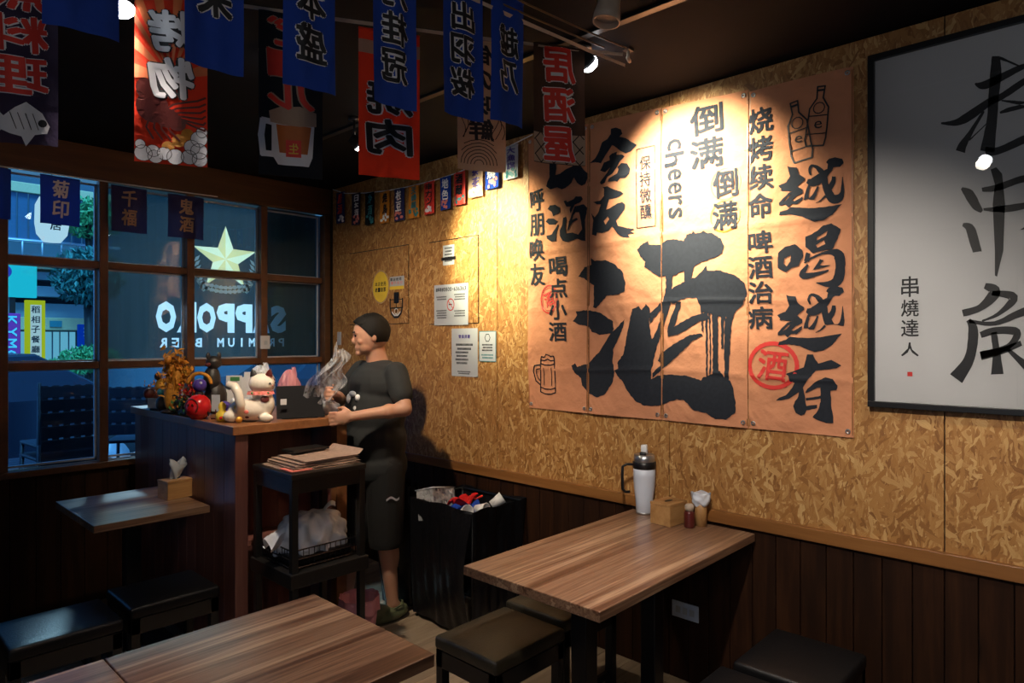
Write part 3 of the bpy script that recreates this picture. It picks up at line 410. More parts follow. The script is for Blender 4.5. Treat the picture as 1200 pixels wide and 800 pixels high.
def rough(pts, amp):
    o = []; n = len(pts)
    for i in range(n):
        a = pts[i]; b = pts[(i + 1) % n]; L = math.hypot(b[0] - a[0], b[1] - a[1]); o.append(a)
        m = int(L / .012)
        for k in range(1, m + 1):
            t = k / (m + 1); o.append((a[0] + (b[0] - a[0]) * t + random.uniform(-amp, amp), a[1] + (b[1] - a[1]) * t + random.uniform(-amp, amp)))
    return o
def ink_loops(name, amp):
    mb = MB()
    for L in INK[name]:
        loops = [[(l[i] / 1000, l[i + 1] / 1000) for i in range(0, len(l), 2)] for l in L]
        if name == 'big_wine' or len(loops) > 1 or len(loops[0]) < 60: loops = [rough(l, amp) for l in loops]
        poly2(mb, FLAT, loops, 0)
    return mb
def clip_place(mb, y0, y1, name, m, parent, d):
    bm = bmesh.new(); vs = [bm.verts.new(p) for p in mb.v]
    for f in mb.f:
        try: bm.faces.new([vs[i] for i in f])
        except ValueError: pass
    def cut(co, no, co_clear=False): bmesh.ops.bisect_plane(bm, geom=bm.verts[:] + bm.edges[:] + bm.faces[:], plane_co=co, plane_no=no, clear_outer=co_clear)
    cut((y0 + .003, 0, 0), (-1, 0, 0), True); cut((y1 - .003, 0, 0), (1, 0, 0), True)
    if not bm.faces: bm.free(); return
    z = 1.2
    while z < 2.7: cut((0, z, 0), (0, 1, 0)); z += .045
    y = y0 + .06
    while y < y1: cut((y, 0, 0), (1, 0, 0)); y += .06
    q = MB(); bm.verts.index_update()
    q.add([WP.p(w.co.x, w.co.y, d) for w in bm.verts], [[w.index for w in f.verts] for f in bm.faces]); bm.free()
    return q.build(name, m, parent)
big = ink_loops('big_wine', .0022); med = ink_loops('small_writing_big', .0010)
def text_on(mb, s, y, z0, z1, w, bold=.022, slant=.06):
    n = len(s); st = (z0 - z1) / n
    for i, c in enumerate(s):
        put(mb, FLAT, c, y, z0 - st * (i + .5), w, st * .88, bold, True, 0, -slant, 0)
def mir(mb):     # the wall plane runs right to left in y: glyphs were laid out with x = y flipped
    return mb
txt = MB()
text_on(txt, '呼朋唤友', 2.405, 2.405, 1.86, .10)
text_on(txt, '喝点小酒', 2.262, 2.02, 1.555, .12)
text_on(txt, '保持微醺', 1.715, 2.455, 2.145, .060, .012)
text_on(txt, '倒满', 1.405, 2.63, 2.33, .155)
text_on(txt, '倒满', 1.318, 2.325, 2.045, .115)
text_on(txt, '烧烤续命', 1.158, 2.555, 2.075, .105)
text_on(txt, '啤酒治病', 1.158, 2.035, 1.61, .105)
z = 2.50
for c, h in zip('cheers', (.052, .066, .052, .052, .045, .05)):
    put(txt, FLAT, c, 1.562, z - h / 2, h * .95, .095 if c == 'h' else .070, .03, True, 0, 0, 0, None, -math.pi / 2); z -= h + .010
drw = MB()
line2(drw, FLAT, [(1.765, 2.49), (1.665, 2.49), (1.665, 2.11), (1.765, 2.11)], .004, 0, True)
# mug drawing
def P_(l, cx, cy, s): return [(cx - a * s, cy + b * s) for a, b in l]
mug = [(-.45, .8), (-.47, .1), (-.5, -.6), (-.5, -.85), (-.2, -.95), (.2, -.95), (.5, -.85), (.5, -.6), (.47, .1), (.45, .8)]
line2(drw, FLAT, P_(mug, 2.335, 1.375, .105), .006, 0)
line2(drw, FLAT, P_([(-.45, .62), (-.2, .55), (.2, .55), (.45, .62)], 2.335, 1.375, .105), .006, 0)
line2(drw, FLAT, P_([(-.5, -.6), (-.2, -.7), (.2, -.7), (.5, -.6)], 2.335, 1.375, .105), .005, 0)
line2(drw, FLAT, P_([(-.47, .55), (-.85, .5), (-.95, .2), (-.8, -.3), (-.5, -.5)], 2.335, 1.375, .105), .007, 0)
line2(drw, FLAT, P_([(-.47, .35), (-.7, .32), (-.76, .1), (-.65, -.15), (-.49, -.3)], 2.335, 1.375, .105), .005, 0)
line2(drw, FLAT, P_([(-.45, .8), (-.4, .98), (-.2, .95), (-.1, 1.1), (.1, 1.05), (.2, 1.0), (.4, 1.02), (.45, .8), (.2, .78), (0, .86), (-.2, .78)], 2.335, 1.375, .105), .006, 0, True)
for a in (-.25, .25): line2(drw, FLAT, P_([(a, .4), (a, -.5)], 2.335, 1.375, .105), .004, 0)
# two bottles drawing
bot = [(-.12, 1), (-.10, .62), (-.3, .3), (-.34, -.7), (-.28, -.95), (.28, -.95), (.34, -.7), (.3, .3), (.10, .62), (.12, 1)]
def rotl(l, a): return [(x * math.cos(a) - y * math.sin(a), x * math.sin(a) + y * math.cos(a)) for x, y in l]
for cy_, cz_, an, sc_ in ((1.000, 2.412, -.14, .125), (.925, 2.455, .12, .118)):
    f = lambda l: P_(rotl(l, -an), cy_, cz_, sc_)
    line2(drw, FLAT, f(bot), .006, 0, True); line2(drw, FLAT, f([(-.11, .88), (.11, .88)]), .008, 0)
    line2(drw, FLAT, f([(-.3, .05), (.3, .05)]), .004, 0); line2(drw, FLAT, f([(-.33, -.55), (.33, -.55)]), .004, 0)
    line2(drw, FLAT, f([(.18 * math.cos(t), .3 + .18 * math.sin(t)) for t in [k * .52 for k in range(12)]]), .004, 0, True)
    put(drw, FLAT, 'e', cy_, cz_ - .03, .03, .03, 0, True, 0)
red = MB()
disc2(red, FLAT, 1.105, 1.463, .098, .092, 0, 30, .017)
put(red, FLAT, '酒', 1.105, 1.463, .12, .125, .02, True, 0, 0, 0, None, -.1)
disc2(red, FLAT, 2.325, 1.79, .055, .075, 0, 26, .007); disc2(red, FLAT, 2.325, 1.79, .044, .062, 0, 26, .003)
put(red, FLAT, '酒', 2.325, 1.79, .06, .08, .02, True, 0, 0, 0, None, .4)
org = MB(); disc2(org, FLAT, 1.318, 2.256, .068, .070, 0, 30, .006); disc2(org, FLAT, 1.318, 2.114, .068, .070, 0, 30, .006)
LB = ['leftmost orange cloth strip of the poster, beer mug drawn at its foot',
      'orange cloth strip second from left, with bold vertical writing and a small boxed column',
      'orange cloth strip third from left, with word cheers and two circled characters',
      'orange cloth strip at the right of the large writing, with two bottles drawn on top']
for k in range(4):
    y1, y0 = EDG[k], EDG[k + 1]; zt = (2.688, 2.682, 2.66, 2.63)[k]; zt1 = (2.684, 2.664, 2.64, 2.622)[k]
    st = thing('cloth_poster', LB[k], 'banner', (XC - .016, (y0 + y1) / 2, 1.19), 0, 'orange cloth strips hung side by side as one poster')
    off = Vector(st.location)
    def g(u, v, y0=y0, y1=y1, zt=zt, zt1=zt1):
        y = y1 - .002 + (y0 - y1 + .004) * u; z = 1.192 + (zt + (zt1 - zt) * u - 1.192) * v
        return WP.p(y, z, 0) - off
    MB().grid(g, 40, 110).build('cloth', M['orange_cloth'], st)
    for nm, mb_, mm, d in (('brush_writing', big, 'inkb', .0032), ('brush_characters', med, 'inkb', .0034), ('lettering', txt, 'inkb', .0033), ('line_drawing', drw, 'ink', .0030), ('red_seal', red, 'redink', .0028), ('ring_print', org, 'orange', .0026)):
        o = clip_place(mb_, y0, y1, nm, M[mm], st, d)
        if o:
            for q in o.data.vertices: q.co -= off
    hm = MB()
    for yy in (y0 + .004, y1 - .008): hm.add([WP.p(yy + a, z, .0012) - off for a, z in ((0, 1.2), (.004, 1.2), (.004, zt1 - .01), (0, zt1 - .01))], [(0, 1, 2, 3)])
    hm.build('hem', M['rail'], st)
    for yy, zz in ((y0 + .022, 1.215), (y1 - .022, 1.215), (y0 + .022, zt1 - .02), (y1 - .022, zt - .02)):
        MB().lathe([(.004, 0), (.010, .001), (.010, .003), (.005, .004), (.004, .002)], 12, M=Matrix.Translation(WP.p(yy, zz, .001) - off) @ Matrix.Rotation(-math.pi / 2, 4, 'Y')).build('eyelet', M['steel'], st)

# ------------------------------------------------------------------ framed calligraphy
fr = thing('framed_calligraphy', 'large framed black brush calligraphy on white paper beside the orange poster', 'picture', (XC - .013, .26, 1.318))
FY0, FY1, FZ0, FZ1 = -.22, .742, 1.318, 2.640
def lf(mb, o=Vector((XC - .013, .26, 1.318))):
    mb.v = [tuple(Vector(p) - o) for p in mb.v]; return mb
for a, b, c, d in ((FY0, FY1, FZ0, FZ0 + .022), (FY0, FY1, FZ1 - .022, FZ1), (FY0, FY0 + .022, FZ0 + .022, FZ1 - .022), (FY1 - .022, FY1, FZ0 + .022, FZ1 - .022)):
    lf(MB().box(XC - .045, XC - .013, a, b, c, d, .002)).build('frame_bar', M['black'], fr)
lf(MB().box(XC - .026, XC - .014, FY0 + .02, FY1 - .02, FZ0 + .02, FZ1 - .02)).build('art_sheet', M['art_paper'], fr)
FP = Plane((XC - .026, 0, 0), (0, 1, 0), (0, 0, 1), (-1, 0, 0))
mb = MB()
for L in INK['frame']:
    loops = [[(l[i] / 1000, l[i + 1] / 1000) for i in range(0, len(l), 2)] for l in L]; poly2(mb, FP, loops, .0012)
lf(mb).build('brush_writing', M['ink'], fr)
mb = MB()
for c, z, h in zip('串燒達人', (1.764, 1.686, 1.613, 1.535), (.075, .062, .062, .050)): put(mb, FP, c, .605, z, .056, h, .012, True, .0012)
lf(mb).build('signature', M['ink'], fr)
mb = MB(); rect2(mb, FP, .597, .613, 1.437, 1.453, .0012); lf(mb).build('red_seal', M['redink'], fr)
lf(MB().box(XC - .036, XC - .034, FY0 + .02, FY1 - .02, FZ0 + .02, FZ1 - .02)).build('picture_glass', M['artglass'], fr)

M['sunray'] = plain('sun_ray_red_orange', (.72, .17, .05), .6); M['beer'] = plain('amber_beer_print', (.55, .14, .02), .5)
# ------------------------------------------------------------------ hanging flags
def sag(P, Q, n=24, s=.05): P = Vector(P); Q = Vector(Q); return [P.lerp(Q, k / n) - Vector((0, 0, s * 4 * (k / n) * (1 - k / n))) for k in range(n + 1)]
def flag(cloth_m, A, B, zt, zb, chars, tm, om, label, group, name='hanging_flag', cw=.72, ch=None, bold=.03, outl=.07, mirr=True, top=.94, bot=.06, extra=None, wave=.006, cat='flag'):
    """a hanging cloth from A to B (xy), seen face on from the side of the right-hand normal"""
    A = Vector((*A, 0)); B = Vector((*B, 0)); u = (B - A); w = u.length; u.normalize(); n = Vector((u.y, -u.x, 0))
    c = (A + B) / 2; o = thing(name, label, cat, (c.x, c.y, zt), 0, group); h = zt - zb
    ph = random.uniform(0, 6); sk = random.uniform(-.02, .02)
    fn = lambda x, y: wave * math.sin(x / w * 5 + y / h * 3 + ph) * (-y / h) + .004 * math.sin(x / w * 11 + ph)
    pl = Plane((0, 0, 0), u, (0, 0, 1), n, fn)
    MB().grid(lambda a, b: pl.p((a - .5) * w, -h * b, 0), 12, 20).build('cloth', cloth_m, o)
    MB().tube([pl.p(-w / 2, -.004, 0), pl.p(0, -.004, 0), pl.p(w / 2, -.004, 0)], .004, 6).build('top_hem', cloth_m, o)
    if chars:
        a = MB(); b_ = MB(); N = len(chars); st = h * (top - bot) / N
        for k, cc in enumerate(chars):
            cy = -h * (1 - top) - st * (k + .5); hh = (ch or st * .86)
            put(a, pl, cc, 0, cy, w * cw, hh, bold, mirr, .0035, .05, 0)
            if om: put(b_, pl, cc, 0, cy, w * cw, hh, outl, mirr, .0022, .05, 0, bold)
        a.build('lettering', tm, o)
        if om: b_.build('lettering_outline', om, o)
    if extra: extra(o, pl, w, h)
    return o
B0 = Vector((.29, 2.54)); BD = (Vector((2.24, 1.475)) - B0).normalized()
A0 = Vector((.40, 1.62)); AD = (Vector((2.24, 1.475)) - A0).normalized()
def onA(s): return tuple(A0 + AD * s)
def onB(s): return tuple(B0 + BD * s)
GA = 'blue flags hung on the near ribbon'; GB = 'large banners hung on the far ribbon'
blues = [(-.068, .07, 2.218, '', 'plain dark blue flag with no writing in view, leftmost of the near row'),
         (.20, .336, 2.212, '白樂', 'dark blue flag with outlined characters overlapping the red banner at the left'),
         (.439, .581, 2.226, '日本盛', 'dark blue flag with three outlined characters in front of the beer mug banner'),
         (.696, .839, 2.242, '月桂冠', 'dark blue flag with three outlined characters in front of the red meat banner'),
         (.939, 1.095, 2.266, '出羽桜', 'dark blue flag with three outlined characters just left of the tan fish banner'),
         (1.134, 1.279, 2.288, '越乃', 'dark blue flag with two outlined characters, rightmost of the near row')]
for a, b, zb, cs, lb in blues:
    flag(M['blue_cloth'], onA(a), onA(b), 2.712, zb, cs, M['ink'], M['whiteink'], lb, GA, cw=.56, top=.82 if len(cs) == 3 else .78, bot=.13 if len(cs) == 3 else .23, outl=.085, bold=.03)
def ray_art(o, pl, w, h):
    a = MB()
    for k in range(10):
        t = math.pi * (.02 + k * .105); r = .9 * w
        lay(a, pl, [(0, -.50 * h), (max(-w / 2, min(w / 2, math.cos(t) * r)), -.50 * h + math.sin(t) * .5 * h), (max(-w / 2, min(w / 2, math.cos(t + .16) * r)), -.50 * h + math.sin(t + .16) * .5 * h)], [(0, 1, 2)], .001)
    a.build('sun_ray_print', M['sunray'], o)
    b = MB(); E = lambda cx, cy, rx, ry, n=16: poly2(b, pl, [[((cx + rx * math.cos(k * math.tau / n)) * w, cy * h + ry * w * math.sin(k * math.tau / n)) for k in range(n)]], .0024)
    E(-.26, -.68, .22, .24); E(-.06, -.735, .16, .15); E(.08, -.765, .12, .11); E(-.36, -.58, .12, .16)     # body, tail and claw of a lobster
    for q in range(6): line2(b, pl, [(-.2 * w + q * .04 * w, -.72 * h), (.02 * w + q * .05 * w, -.655 * h - .022 * h * q), ((.36 + .02 * q) * w, -.62 * h - .034 * h * q), (.47 * w, -.60 * h - .036 * h * q)], .0065, .0026)
    for q in range(4): line2(b, pl, [(-.3 * w + q * .07 * w, -.74 * h), (-.34 * w + q * .1 * w, -.80 * h), (-.25 * w + q * .12 * w, -.86 * h)], .006, .0026)
    b.build('lobster_print', M['maroon'], o)
    c = MB(); d = MB(); e = MB()
    for x, y, r in ((.38, -.84, .12), (.45, -.80, .08), (.28, -.89, .11), (.40, -.91, .12), (.24, -.95, .11), (.40, -.965, .11), (-.1, -.94, .10), (.05, -.965, .12), (-.25, -.93, .09), (-.38, -.95, .12), (-.22, -.97, .10), (-.42, -.90, .07)):
        x = max(-.5 + r, min(.5 - r, x)); y = max(-1 + r * w / h, y)
        disc2(c, pl, x * w, y * h, r * w, r * w, .0020, 14); disc2(d, pl, x * w, y * h, r * w, r * w, .0024, 14, .0018)
    for x, y, r in ((.1, -.86, .1), (-.05, -.90, .09), (.22, -.82, .09)): disc2(e, pl, x * w, y * h, r * w, r * w, .0018, 14)
    c.build('cloud_print', M['whiteink'], o); d.build('cloud_outline', M['ink'], o); e.build('ochre_print', M['ochre'], o)
def fish_art(o, pl, w, h):
    a = MB(); b = MB(); c = (.05 * w, -.885 * h)
    L = [(-.46, .0), (-.40, .22), (-.30, .12), (-.12, .30), (.05, .42), (.16, .34), (.32, .22), (.44, -.02), (.40, -.16), (.2, -.2), (.05, -.42), (-.02, -.24), (-.2, -.2), (-.34, -.14), (-.44, -.26)]
    poly2(a, pl, [[(c[0] + x * w * .8, c[1] + y * w * .8) for x, y in L]], .002); a.build('fish_print', M['whiteink'], o)
    for k in range(4): line2(b, pl, [(c[0] + (-.2 + .12 * k) * w * .8, c[1] + .16 * w), (c[0] + (-.1 + .12 * k) * w * .8, c[1] - .08 * w)], .0022, .0028)
    disc2(b, pl, c[0] + .26 * w, c[1] + .02 * w, .012, .012, .0028, 10); b.build('fish_lines', M['ink'], o)
def mug_art(o, pl, w, h):
    cx, cy = .04 * w, -.76 * h; s = w
    a = MB(); poly2(a, pl, [[(cx + x * s, cy + y * s) for x, y in [(-.34, .42), (-.34, -.30), (-.24, -.46), (.24, -.46), (.30, -.30), (.34, .42)]]], .002)
    line2(a, pl, [(cx + x * s, cy + y * s) for x, y in [(-.32, .22), (-.47, .24), (-.50, .0), (-.47, -.30), (-.30, -.30)]], .020, .002); a.build('mug_glass_print', M['whiteink'], o)
    a = MB(); poly2(a, pl, [[(cx + x * s, cy + y * s) for x, y in [(-.27, .20), (-.22, -.26), (.22, -.26), (.28, .20)]]], .0026); a.build('beer_print', M['beer'], o)
    a = MB(); poly2(a, pl, [[(cx + x * s, cy + y * s) for x, y in [(-.36, .22), (-.38, .40), (-.2, .50), (.1, .52), (.36, .44), (.36, .22), (.1, .19)]]], .0028); a.build('foam_print', M['tan_cloth'], o)
    a = MB(); poly2(a, pl, [[(cx + x * s, cy + y * s) for x, y in [(-.12, -.04), (-.12, -.32), (.12, -.32), (.12, -.04)]]], .0032); a.build('red_tag_print', M['redglow'], o)
    a = MB(); put(a, pl, '生', cx, cy - .18 * s, .15 * s, .17 * s, .02, True, .0038); a.build('tag_lettering', M['yellow'], o)
def wave_art(o, pl, w, h):
    a = MB()
    for k in range(7):
        r = (.1 + .075 * k) * w
        line2(a, pl, [(r * 1.0 * math.cos(t) * .95 - .05 * w, -.95 * h + r * .9 * math.sin(t)) for t in [j * math.pi / 10 for j in range(11)] if abs(r * math.cos(t)) < .44 * w], .003, .0018)
    for sx in (-1, 1):
        for k in range(3): line2(a, pl, [(sx * (.40 - .06 * k) * w + .015 * math.sin(j * .9 + k), -.30 * h - j * .045 * h) for j in range(11)], .0028, .0018)
    a.build('wave_line_print', M['brown_cloth'], o)
def header_art(o, pl, w, h):
    a = MB(); rect2(a, pl, -w / 2, w / 2, -.17 * h, -.08 * h, .0015); a.build('white_header_print', M['tan_cloth'], o)
    a = MB(); 
    for k, c in enumerate('H.4.11'[::-1]): put(a, pl, c, (-.2 + .07 * k) * w, -.125 * h, .045 * w, .035 * h if c != '.' else .008 * h, .01, True, .0022)
    a.build('header_lettering', M['ink'], o)
def net_art(o, pl, w, h):
    a = MB(); rect2(a, pl, -w / 2, w / 2, -h * .995, -.745 * h, .0012); a.build('pink_foot_print', M['tan_cloth'], o)
    a = MB(); y0, y1 = -.995 * h, -.745 * h; st = .25 * w
    for k in range(-4, 6):
        for sg in (1, -1):
            p = []
            for j in range(9):
                t = j / 8; x = k * st + sg * t * (y1 - y0) * .9 - .1 * w
                if abs(x) <= w / 2: p.append((x, y0 + (y1 - y0) * t))
            if len(p) > 1: line2(a, pl, p, .004, .0017)
    a.build('net_print', M['brown_cloth'], o)
flag(M['plum_cloth'], onB(.075), onB(.275), 2.69, 2.160, '魚料理', M['redglow'], M['whiteink'], 'dark plum banner with red writing above a white fish, far left', GB, cw=.74, top=.98, bot=.27, extra=fish_art)
flag(M['red_cloth'], onB(.484), onB(.694), 2.69, 2.132, '烤物', M['whiteink'], M['ink'], 'red banner with sun rays, lobster and clouds printed below white writing', GB, cw=.62, top=.90, bot=.36, extra=ray_art, bold=.035, outl=.085)
flag(M['black_cloth'], onB(.85), onB(1.055), 2.67, 2.120, 'ビール', M['redglow'], M['tan_cloth'], 'black banner with red writing above a mug of beer', GB, cw=.72, top=.98, bot=.40, extra=mug_art, bold=.035, outl=.085)
flag(M['red_cloth'], onB(1.175), onB(1.39), 2.66, 2.143, '焼肉', M['ink'], M['whiteink'], 'red banner with white header strip and big black outlined writing', GB, cw=.74, top=.68, bot=.14, extra=header_art, bold=.035, outl=.085)
flag(M['tan_cloth'], onB(1.528), onB(1.711), 2.675, 2.193, '旬の味鮮', M['ink'], None, 'tan banner with black brush writing over coiled line pattern', GB, cw=.50, top=.97, bot=.22, extra=wave_art, bold=.03)
flag(M['brown_cloth'], onB(1.823), onB(2.034), 2.697, 2.243, '居酒屋', M['redglow'], M['whiteink'], 'dark brown banner with three red characters and a net pattern foot, nearest the orange poster', GB, cw=.60, top=1.0, bot=.0, extra=net_art, bold=.035, outl=.085)
def ribbon(name, pts, w, m, label, cat='ribbon', group=None):
    mb = MB(); mb.tube(pts, w, 5); return single(name, mb, m, label, cat, group=group)
def tape(pts, w):
    mb = MB(); v = []; f = []
    for i, p in enumerate(pts): 
        t = .5 + .5 * math.sin(i * .9); v += [p + Vector((0, 0, w)), p - Vector((.002, -.004 * t, w))]
    for i in range(len(pts) - 1): f.append((2 * i, 2 * i + 1, 2 * i + 3, 2 * i + 2))
    off = len(v); mb.add(v, f); mb.add([Vector(q) + Vector((.0012, .0012, 0)) for q in v], [g[::-1] for g in f]); return mb
single('hanging_ribbon', tape(sag((*onA(-.35), 2.70), (*onA(1.83), 2.655), 40, .02), .006), M['string'], 'pale twisted ribbon carrying the near row of dark blue flags', 'ribbon')
single('hanging_ribbon', tape(sag((*onB(-.25), 2.69), (*onB(2.20), 2.70), 40, .02), .006), M['string'], 'pale ribbon carrying the far row of large red, black and tan banners', 'ribbon')
for p, q, s, lb in (((1.10, 1.60, 2.712), (2.06, 1.46, 2.668), .01, 'thin brown cable running above the flags to the upper spotlight, nearer one'),
                    ((1.15, 1.54, 2.716), (2.16, 1.43, 2.690), .012, 'thin brown cable running beside the ribbon towards the ceiling hook')):
    ribbon('ceiling_cable', sag(p, q, 16, s), .0035, M['cable'], lb, 'cable')
# small flags in the window
for x0, x1, cs, lb, tmat in ((.60, .776, '', 'blue flag cut by the left edge of the window', None), (.908, 1.103, '菊印', 'blue flag hung in front of the window lantern', 'whiteink'),
                       (1.263, 1.462, '千福', 'navy flag in the second window column', 'tan_cloth'), (1.587, 1.81, '鬼酒', 'navy flag over the mullion beside the printed star', 'tan_cloth')):
    flag(M['blue_cloth'] if x0 < 1 else M['navy_cloth'], (x0, 4.50), (x1, 4.50), 2.505, 2.228, cs, M[tmat] if tmat else None, None, lb, 'small flags hung across the top of the window', cw=.40, top=.95, bot=.12, mirr=False, bold=.03)
single('hanging_ribbon', MB().tube(sag((.2, 4.50, 2.51), (1.90, 4.50, 2.53), 16, .005), .004, 5), M['whiteink'], 'white cord carrying the four small flags over the window', 'ribbon')
# bunting on the osb wall
path = [(4.47, 2.715), (4.30, 2.66), (4.05, 2.625), (3.78, 2.60), (3.52, 2.59), (3.27, 2.59), (3.05, 2.60), (2.86, 2.63), (2.68, 2.665), (2.44, 2.705)]
def pz(y):
    for a, b in zip(path, path[1:]):
        if a[0] >= y >= b[0]: return a[1] + (b[1] - a[1]) * (a[0] - y) / (a[0] - b[0])
    return 2.66
single('hanging_ribbon', MB().tube([(XC - .03, y, z) for y, z in path], .0035, 5), M['whiteink'], 'white cord carrying the row of small printed flags on the chipboard wall', 'ribbon')
FL = [(395, 4.36, 'navy_cloth', 'redglow', '居酒', 'dark navy little flag with red writing beside the corner'), (413, 4.15, 'plum_cloth', 'whiteink', '日本酒', 'dim plum little flag, second from the corner'),
      (427, 3.98, 'black_cloth', 'teal', '冷酒', 'black little flag with teal writing, third from the corner'), (444, 3.80, 'orange', 'inkb', '焼鳥', 'orange little flag with dark writing, fourth from the corner'),
      (459, 3.64, 'navy_cloth', 'whiteink', '枝豆', 'navy and white little flag, fifth from the corner'), (475, 3.48, 'orange', 'teal', '天婦羅', 'orange little flag with a floral foot, sixth from the corner'),
      (493, 3.325, 'redglow', 'ink', '串カツ', 'red little flag with black writing, seventh from the corner'), (514, 3.165, 'blue_cloth', 'whiteink', '地色', 'blue little flag with white writing, eighth from the corner'),
      (533, 3.035, 'redglow', 'inkb', '酒蔵', 'bright red little flag with pale flowered foot, ninth from the corner'), (556, 2.89, 'tan_cloth', 'purple', '祭花', 'pale pink little flag below the tan banner'),
      (579, 2.755, 'blue_cloth', 'whiteink', '蛸焼', 'violet little flag with white crest below the tan banner'), (603, 2.60, 'paper', 'purple', '大漁旗', 'white little flag with colourful print nearest the orange poster')]
for k, (px_, yc, cm, tm, cs, lb) in enumerate(FL):
    w = .105 if k < 9 else .118; h = .235 - .004 * k
    def ex(o, pl, w, h, k=k):
        a = MB(); rng = random.Random(k); 
        for q in range(9): disc2(a, pl, rng.uniform(-.36, .36) * w, -rng.uniform(.72, .94) * h, .10 * w, .10 * w, .0022, 8)
        a.build('flower_print', M[('whiteink', 'pink', 'teal')[k % 3]], o)
    m = M[cm]
    flag(m, (XC - .034, yc + w / 2), (XC - .034, yc - w / 2), pz(yc) - .002, pz(yc) - h, cs, M[tm], None, lb, 'little printed flags on the chipboard wall', 'bunting_flag', cw=.55, top=.96, bot=.28, mirr=False, extra=ex, wave=.003)
# ------------------------------------------------------------------ notices on the wall
def notice(y1, y0, z1, z0, label, name='wall_notice', m='paper', x=XC - .0135, cat='notice'):
    o = thing(name, label, cat, (x, (y0 + y1) / 2, z0)); w = y1 - y0; h = z1 - z0
    MB().box(-.0015, 0, -w / 2, w / 2, 0, h).build('sheet', M[m], o)
    return o, Plane((-.0015, 0, 0), (0, -1, 0), (0, 0, 1), (-1, 0, 0)), w, h
def row(o, pl, s, cx, cy, w, h, m='ink', name='lettering', bold=.02):
    a = MB(); n = len(s); st = w / n
    for k, c in enumerate(s):
        if c == ' ': continue
        put(a, pl, c, cx - w / 2 + st * (k + .5), cy, st * (.82 if ord(c) > 255 or c not in '-.' else .5), h if c not in '-.' else h * .14, bold, False, .001)
    return a.build(name, M[m], o)
def lines(o, pl, cx, cy, w, n, st, m='ink'):
    a = MB()
    for k in range(n):
        ww = w * (1 - .15 * (k % 2)); x = cx - ww / 2
        while x < cx + ww / 2 - .004: l = .006; rect2(a, pl, x, x + l, cy - st * k - st * .28, cy - st * k + st * .28, .001); x += .009
    a.build('small_print', M[m], o)
XH = XC - .0185
o, pl, w, h = notice(3.290, 2.972, 1.918, 1.662, 'square white no smoking notice with a red ring in the middle', x=XH)
row(o, pl, '檢舉專線0800-636363', 0, h * .88, w * .9, .026)
a = MB(); disc2(a, pl, 0, h * .50, .032, .036, .001, 26, .006); line2(a, pl, [(-.022, h * .5 + .024), (.022, h * .5 - .024)], .005, .0013); a.build('prohibition_ring', M['redink'], o)
a = MB(); rect2(a, pl, -.018, .012, h * .49, h * .52, .0008); a.build('cigarette_print', M['ink'], o)
for cx, cy, n in ((-.085, .70, 2), (.085, .74, 3), (-.085, .36, 4), (.085, .34, 3)): lines(o, pl, cx, cy * h, .10, n, .015)
o, pl, w, h = notice(3.128, 2.893, 1.640, 1.345, 'tall white notice hung below the square notice', x=XC - .0135)
row(o, pl, '營業規範', 0, h * .83, w * .46, .022, 'purple'); lines(o, pl, 0, h * .66, .15, 2, .025); lines(o, pl, -.02, h * .50, .12, 4, .022); lines(o, pl, 0, h * .10, .12, 2, .012)
o, pl, w, h = notice(2.880, 2.737, 1.622, 1.440, 'small white notice with thin dark edge, right of the tall notice')
a = MB(); line2(a, pl, [(-w / 2 + .002, .002), (w / 2 - .002, .002), (w / 2 - .002, h - .002), (-w / 2 + .002, h - .002)], .004, .0008, True); a.build('edge_print', M['teal'], o)
a = MB(); disc2(a, pl, 0, h * .78, .022, .024, .001, 6, .004); a.build('emblem_print', M['ink'], o); lines(o, pl, 0, h * .55, .09, 3, .016); lines(o, pl, 0, h * .22, .10, 2, .016, 'teal')
o, pl, w, h = notice(3.205, 3.10, 2.165, 2.04, 'pale instruction slip taped high on the chipboard hatch', x=XH); lines(o, pl, 0, h * .85, .07, 5, .02)
mb = MB().box(-.004, 0, -.065, .065, .03, .05); mb.build('black_strip', M['black'], o)
o = thing('round_sticker', 'yellow oval sticker with two rows of black writing', 'sticker', (XH, 3.872, 1.833))
pl = Plane((0, 0, 0), (0, -1, 0), (0, 0, 1), (-1, 0, 0)); a = MB(); disc2(a, pl, 0, .108, .092, .108, .001, 30); a.build('disc', M['yellow'], o)
a = MB(); disc2(a, pl, 0, .108, .098, .114, .001, 30, .006); a.build('rim', M['tan_cloth'], o)
row(o, pl, '本店使用', 0, .128, .13, .030); row(o, pl, '統一發票', 0, .088, .13, .030)
for q in o.children: 
    if q.name.startswith('lett'): q.location.x = -.001
o, pl, w, h = notice(3.765, 3.605, 2.003, 1.915, 'pink and yellow rectangular sticker beside the oval sticker', 'payment_sticker', 'paper', XH, 'sticker')
row(o, pl, '歡迎使用', -.01, h * .78, w * .8, .020); row(o, pl, '電子支付', 0, h * .50, w * .85, .020, 'pink'); a = MB(); rect2(a, pl, -w / 2, w / 2, 0, .022, .001); a.build('yellow_band', M['yellow'], o)
o = thing('lantern_sticker', 'dark outline sticker shaped like a bowl below the pink sticker', 'sticker', (XH, 3.69, 1.72))
a = MB(); line2(a, pl, [(-.068, .13), (-.068, .07), (-.055, .03), (-.02, .004), (.02, .004), (.055, .03), (.068, .07), (.068, .13)], .012, .001); line2(a, pl, [(-.068, .068), (.068, .068)], .008, .001); line2(a, pl, [(-.07, .125), (.07, .125)], .005, .001); rect2(a, pl, -.026, .030, .10, .175, .0012); line2(a, pl, [(0, .10), (0, .04)], .008, .001)
a.build('outline', M['black'], o); a = MB(); disc2(a, pl, 0, .045, .020, .018, .0014, 16, .006); line2(a, pl, [(-.045, .04), (-.02, .018), (.02, .018), (.045, .04)], .010, .0016); a.build('white_smile', M['whiteink'], o)
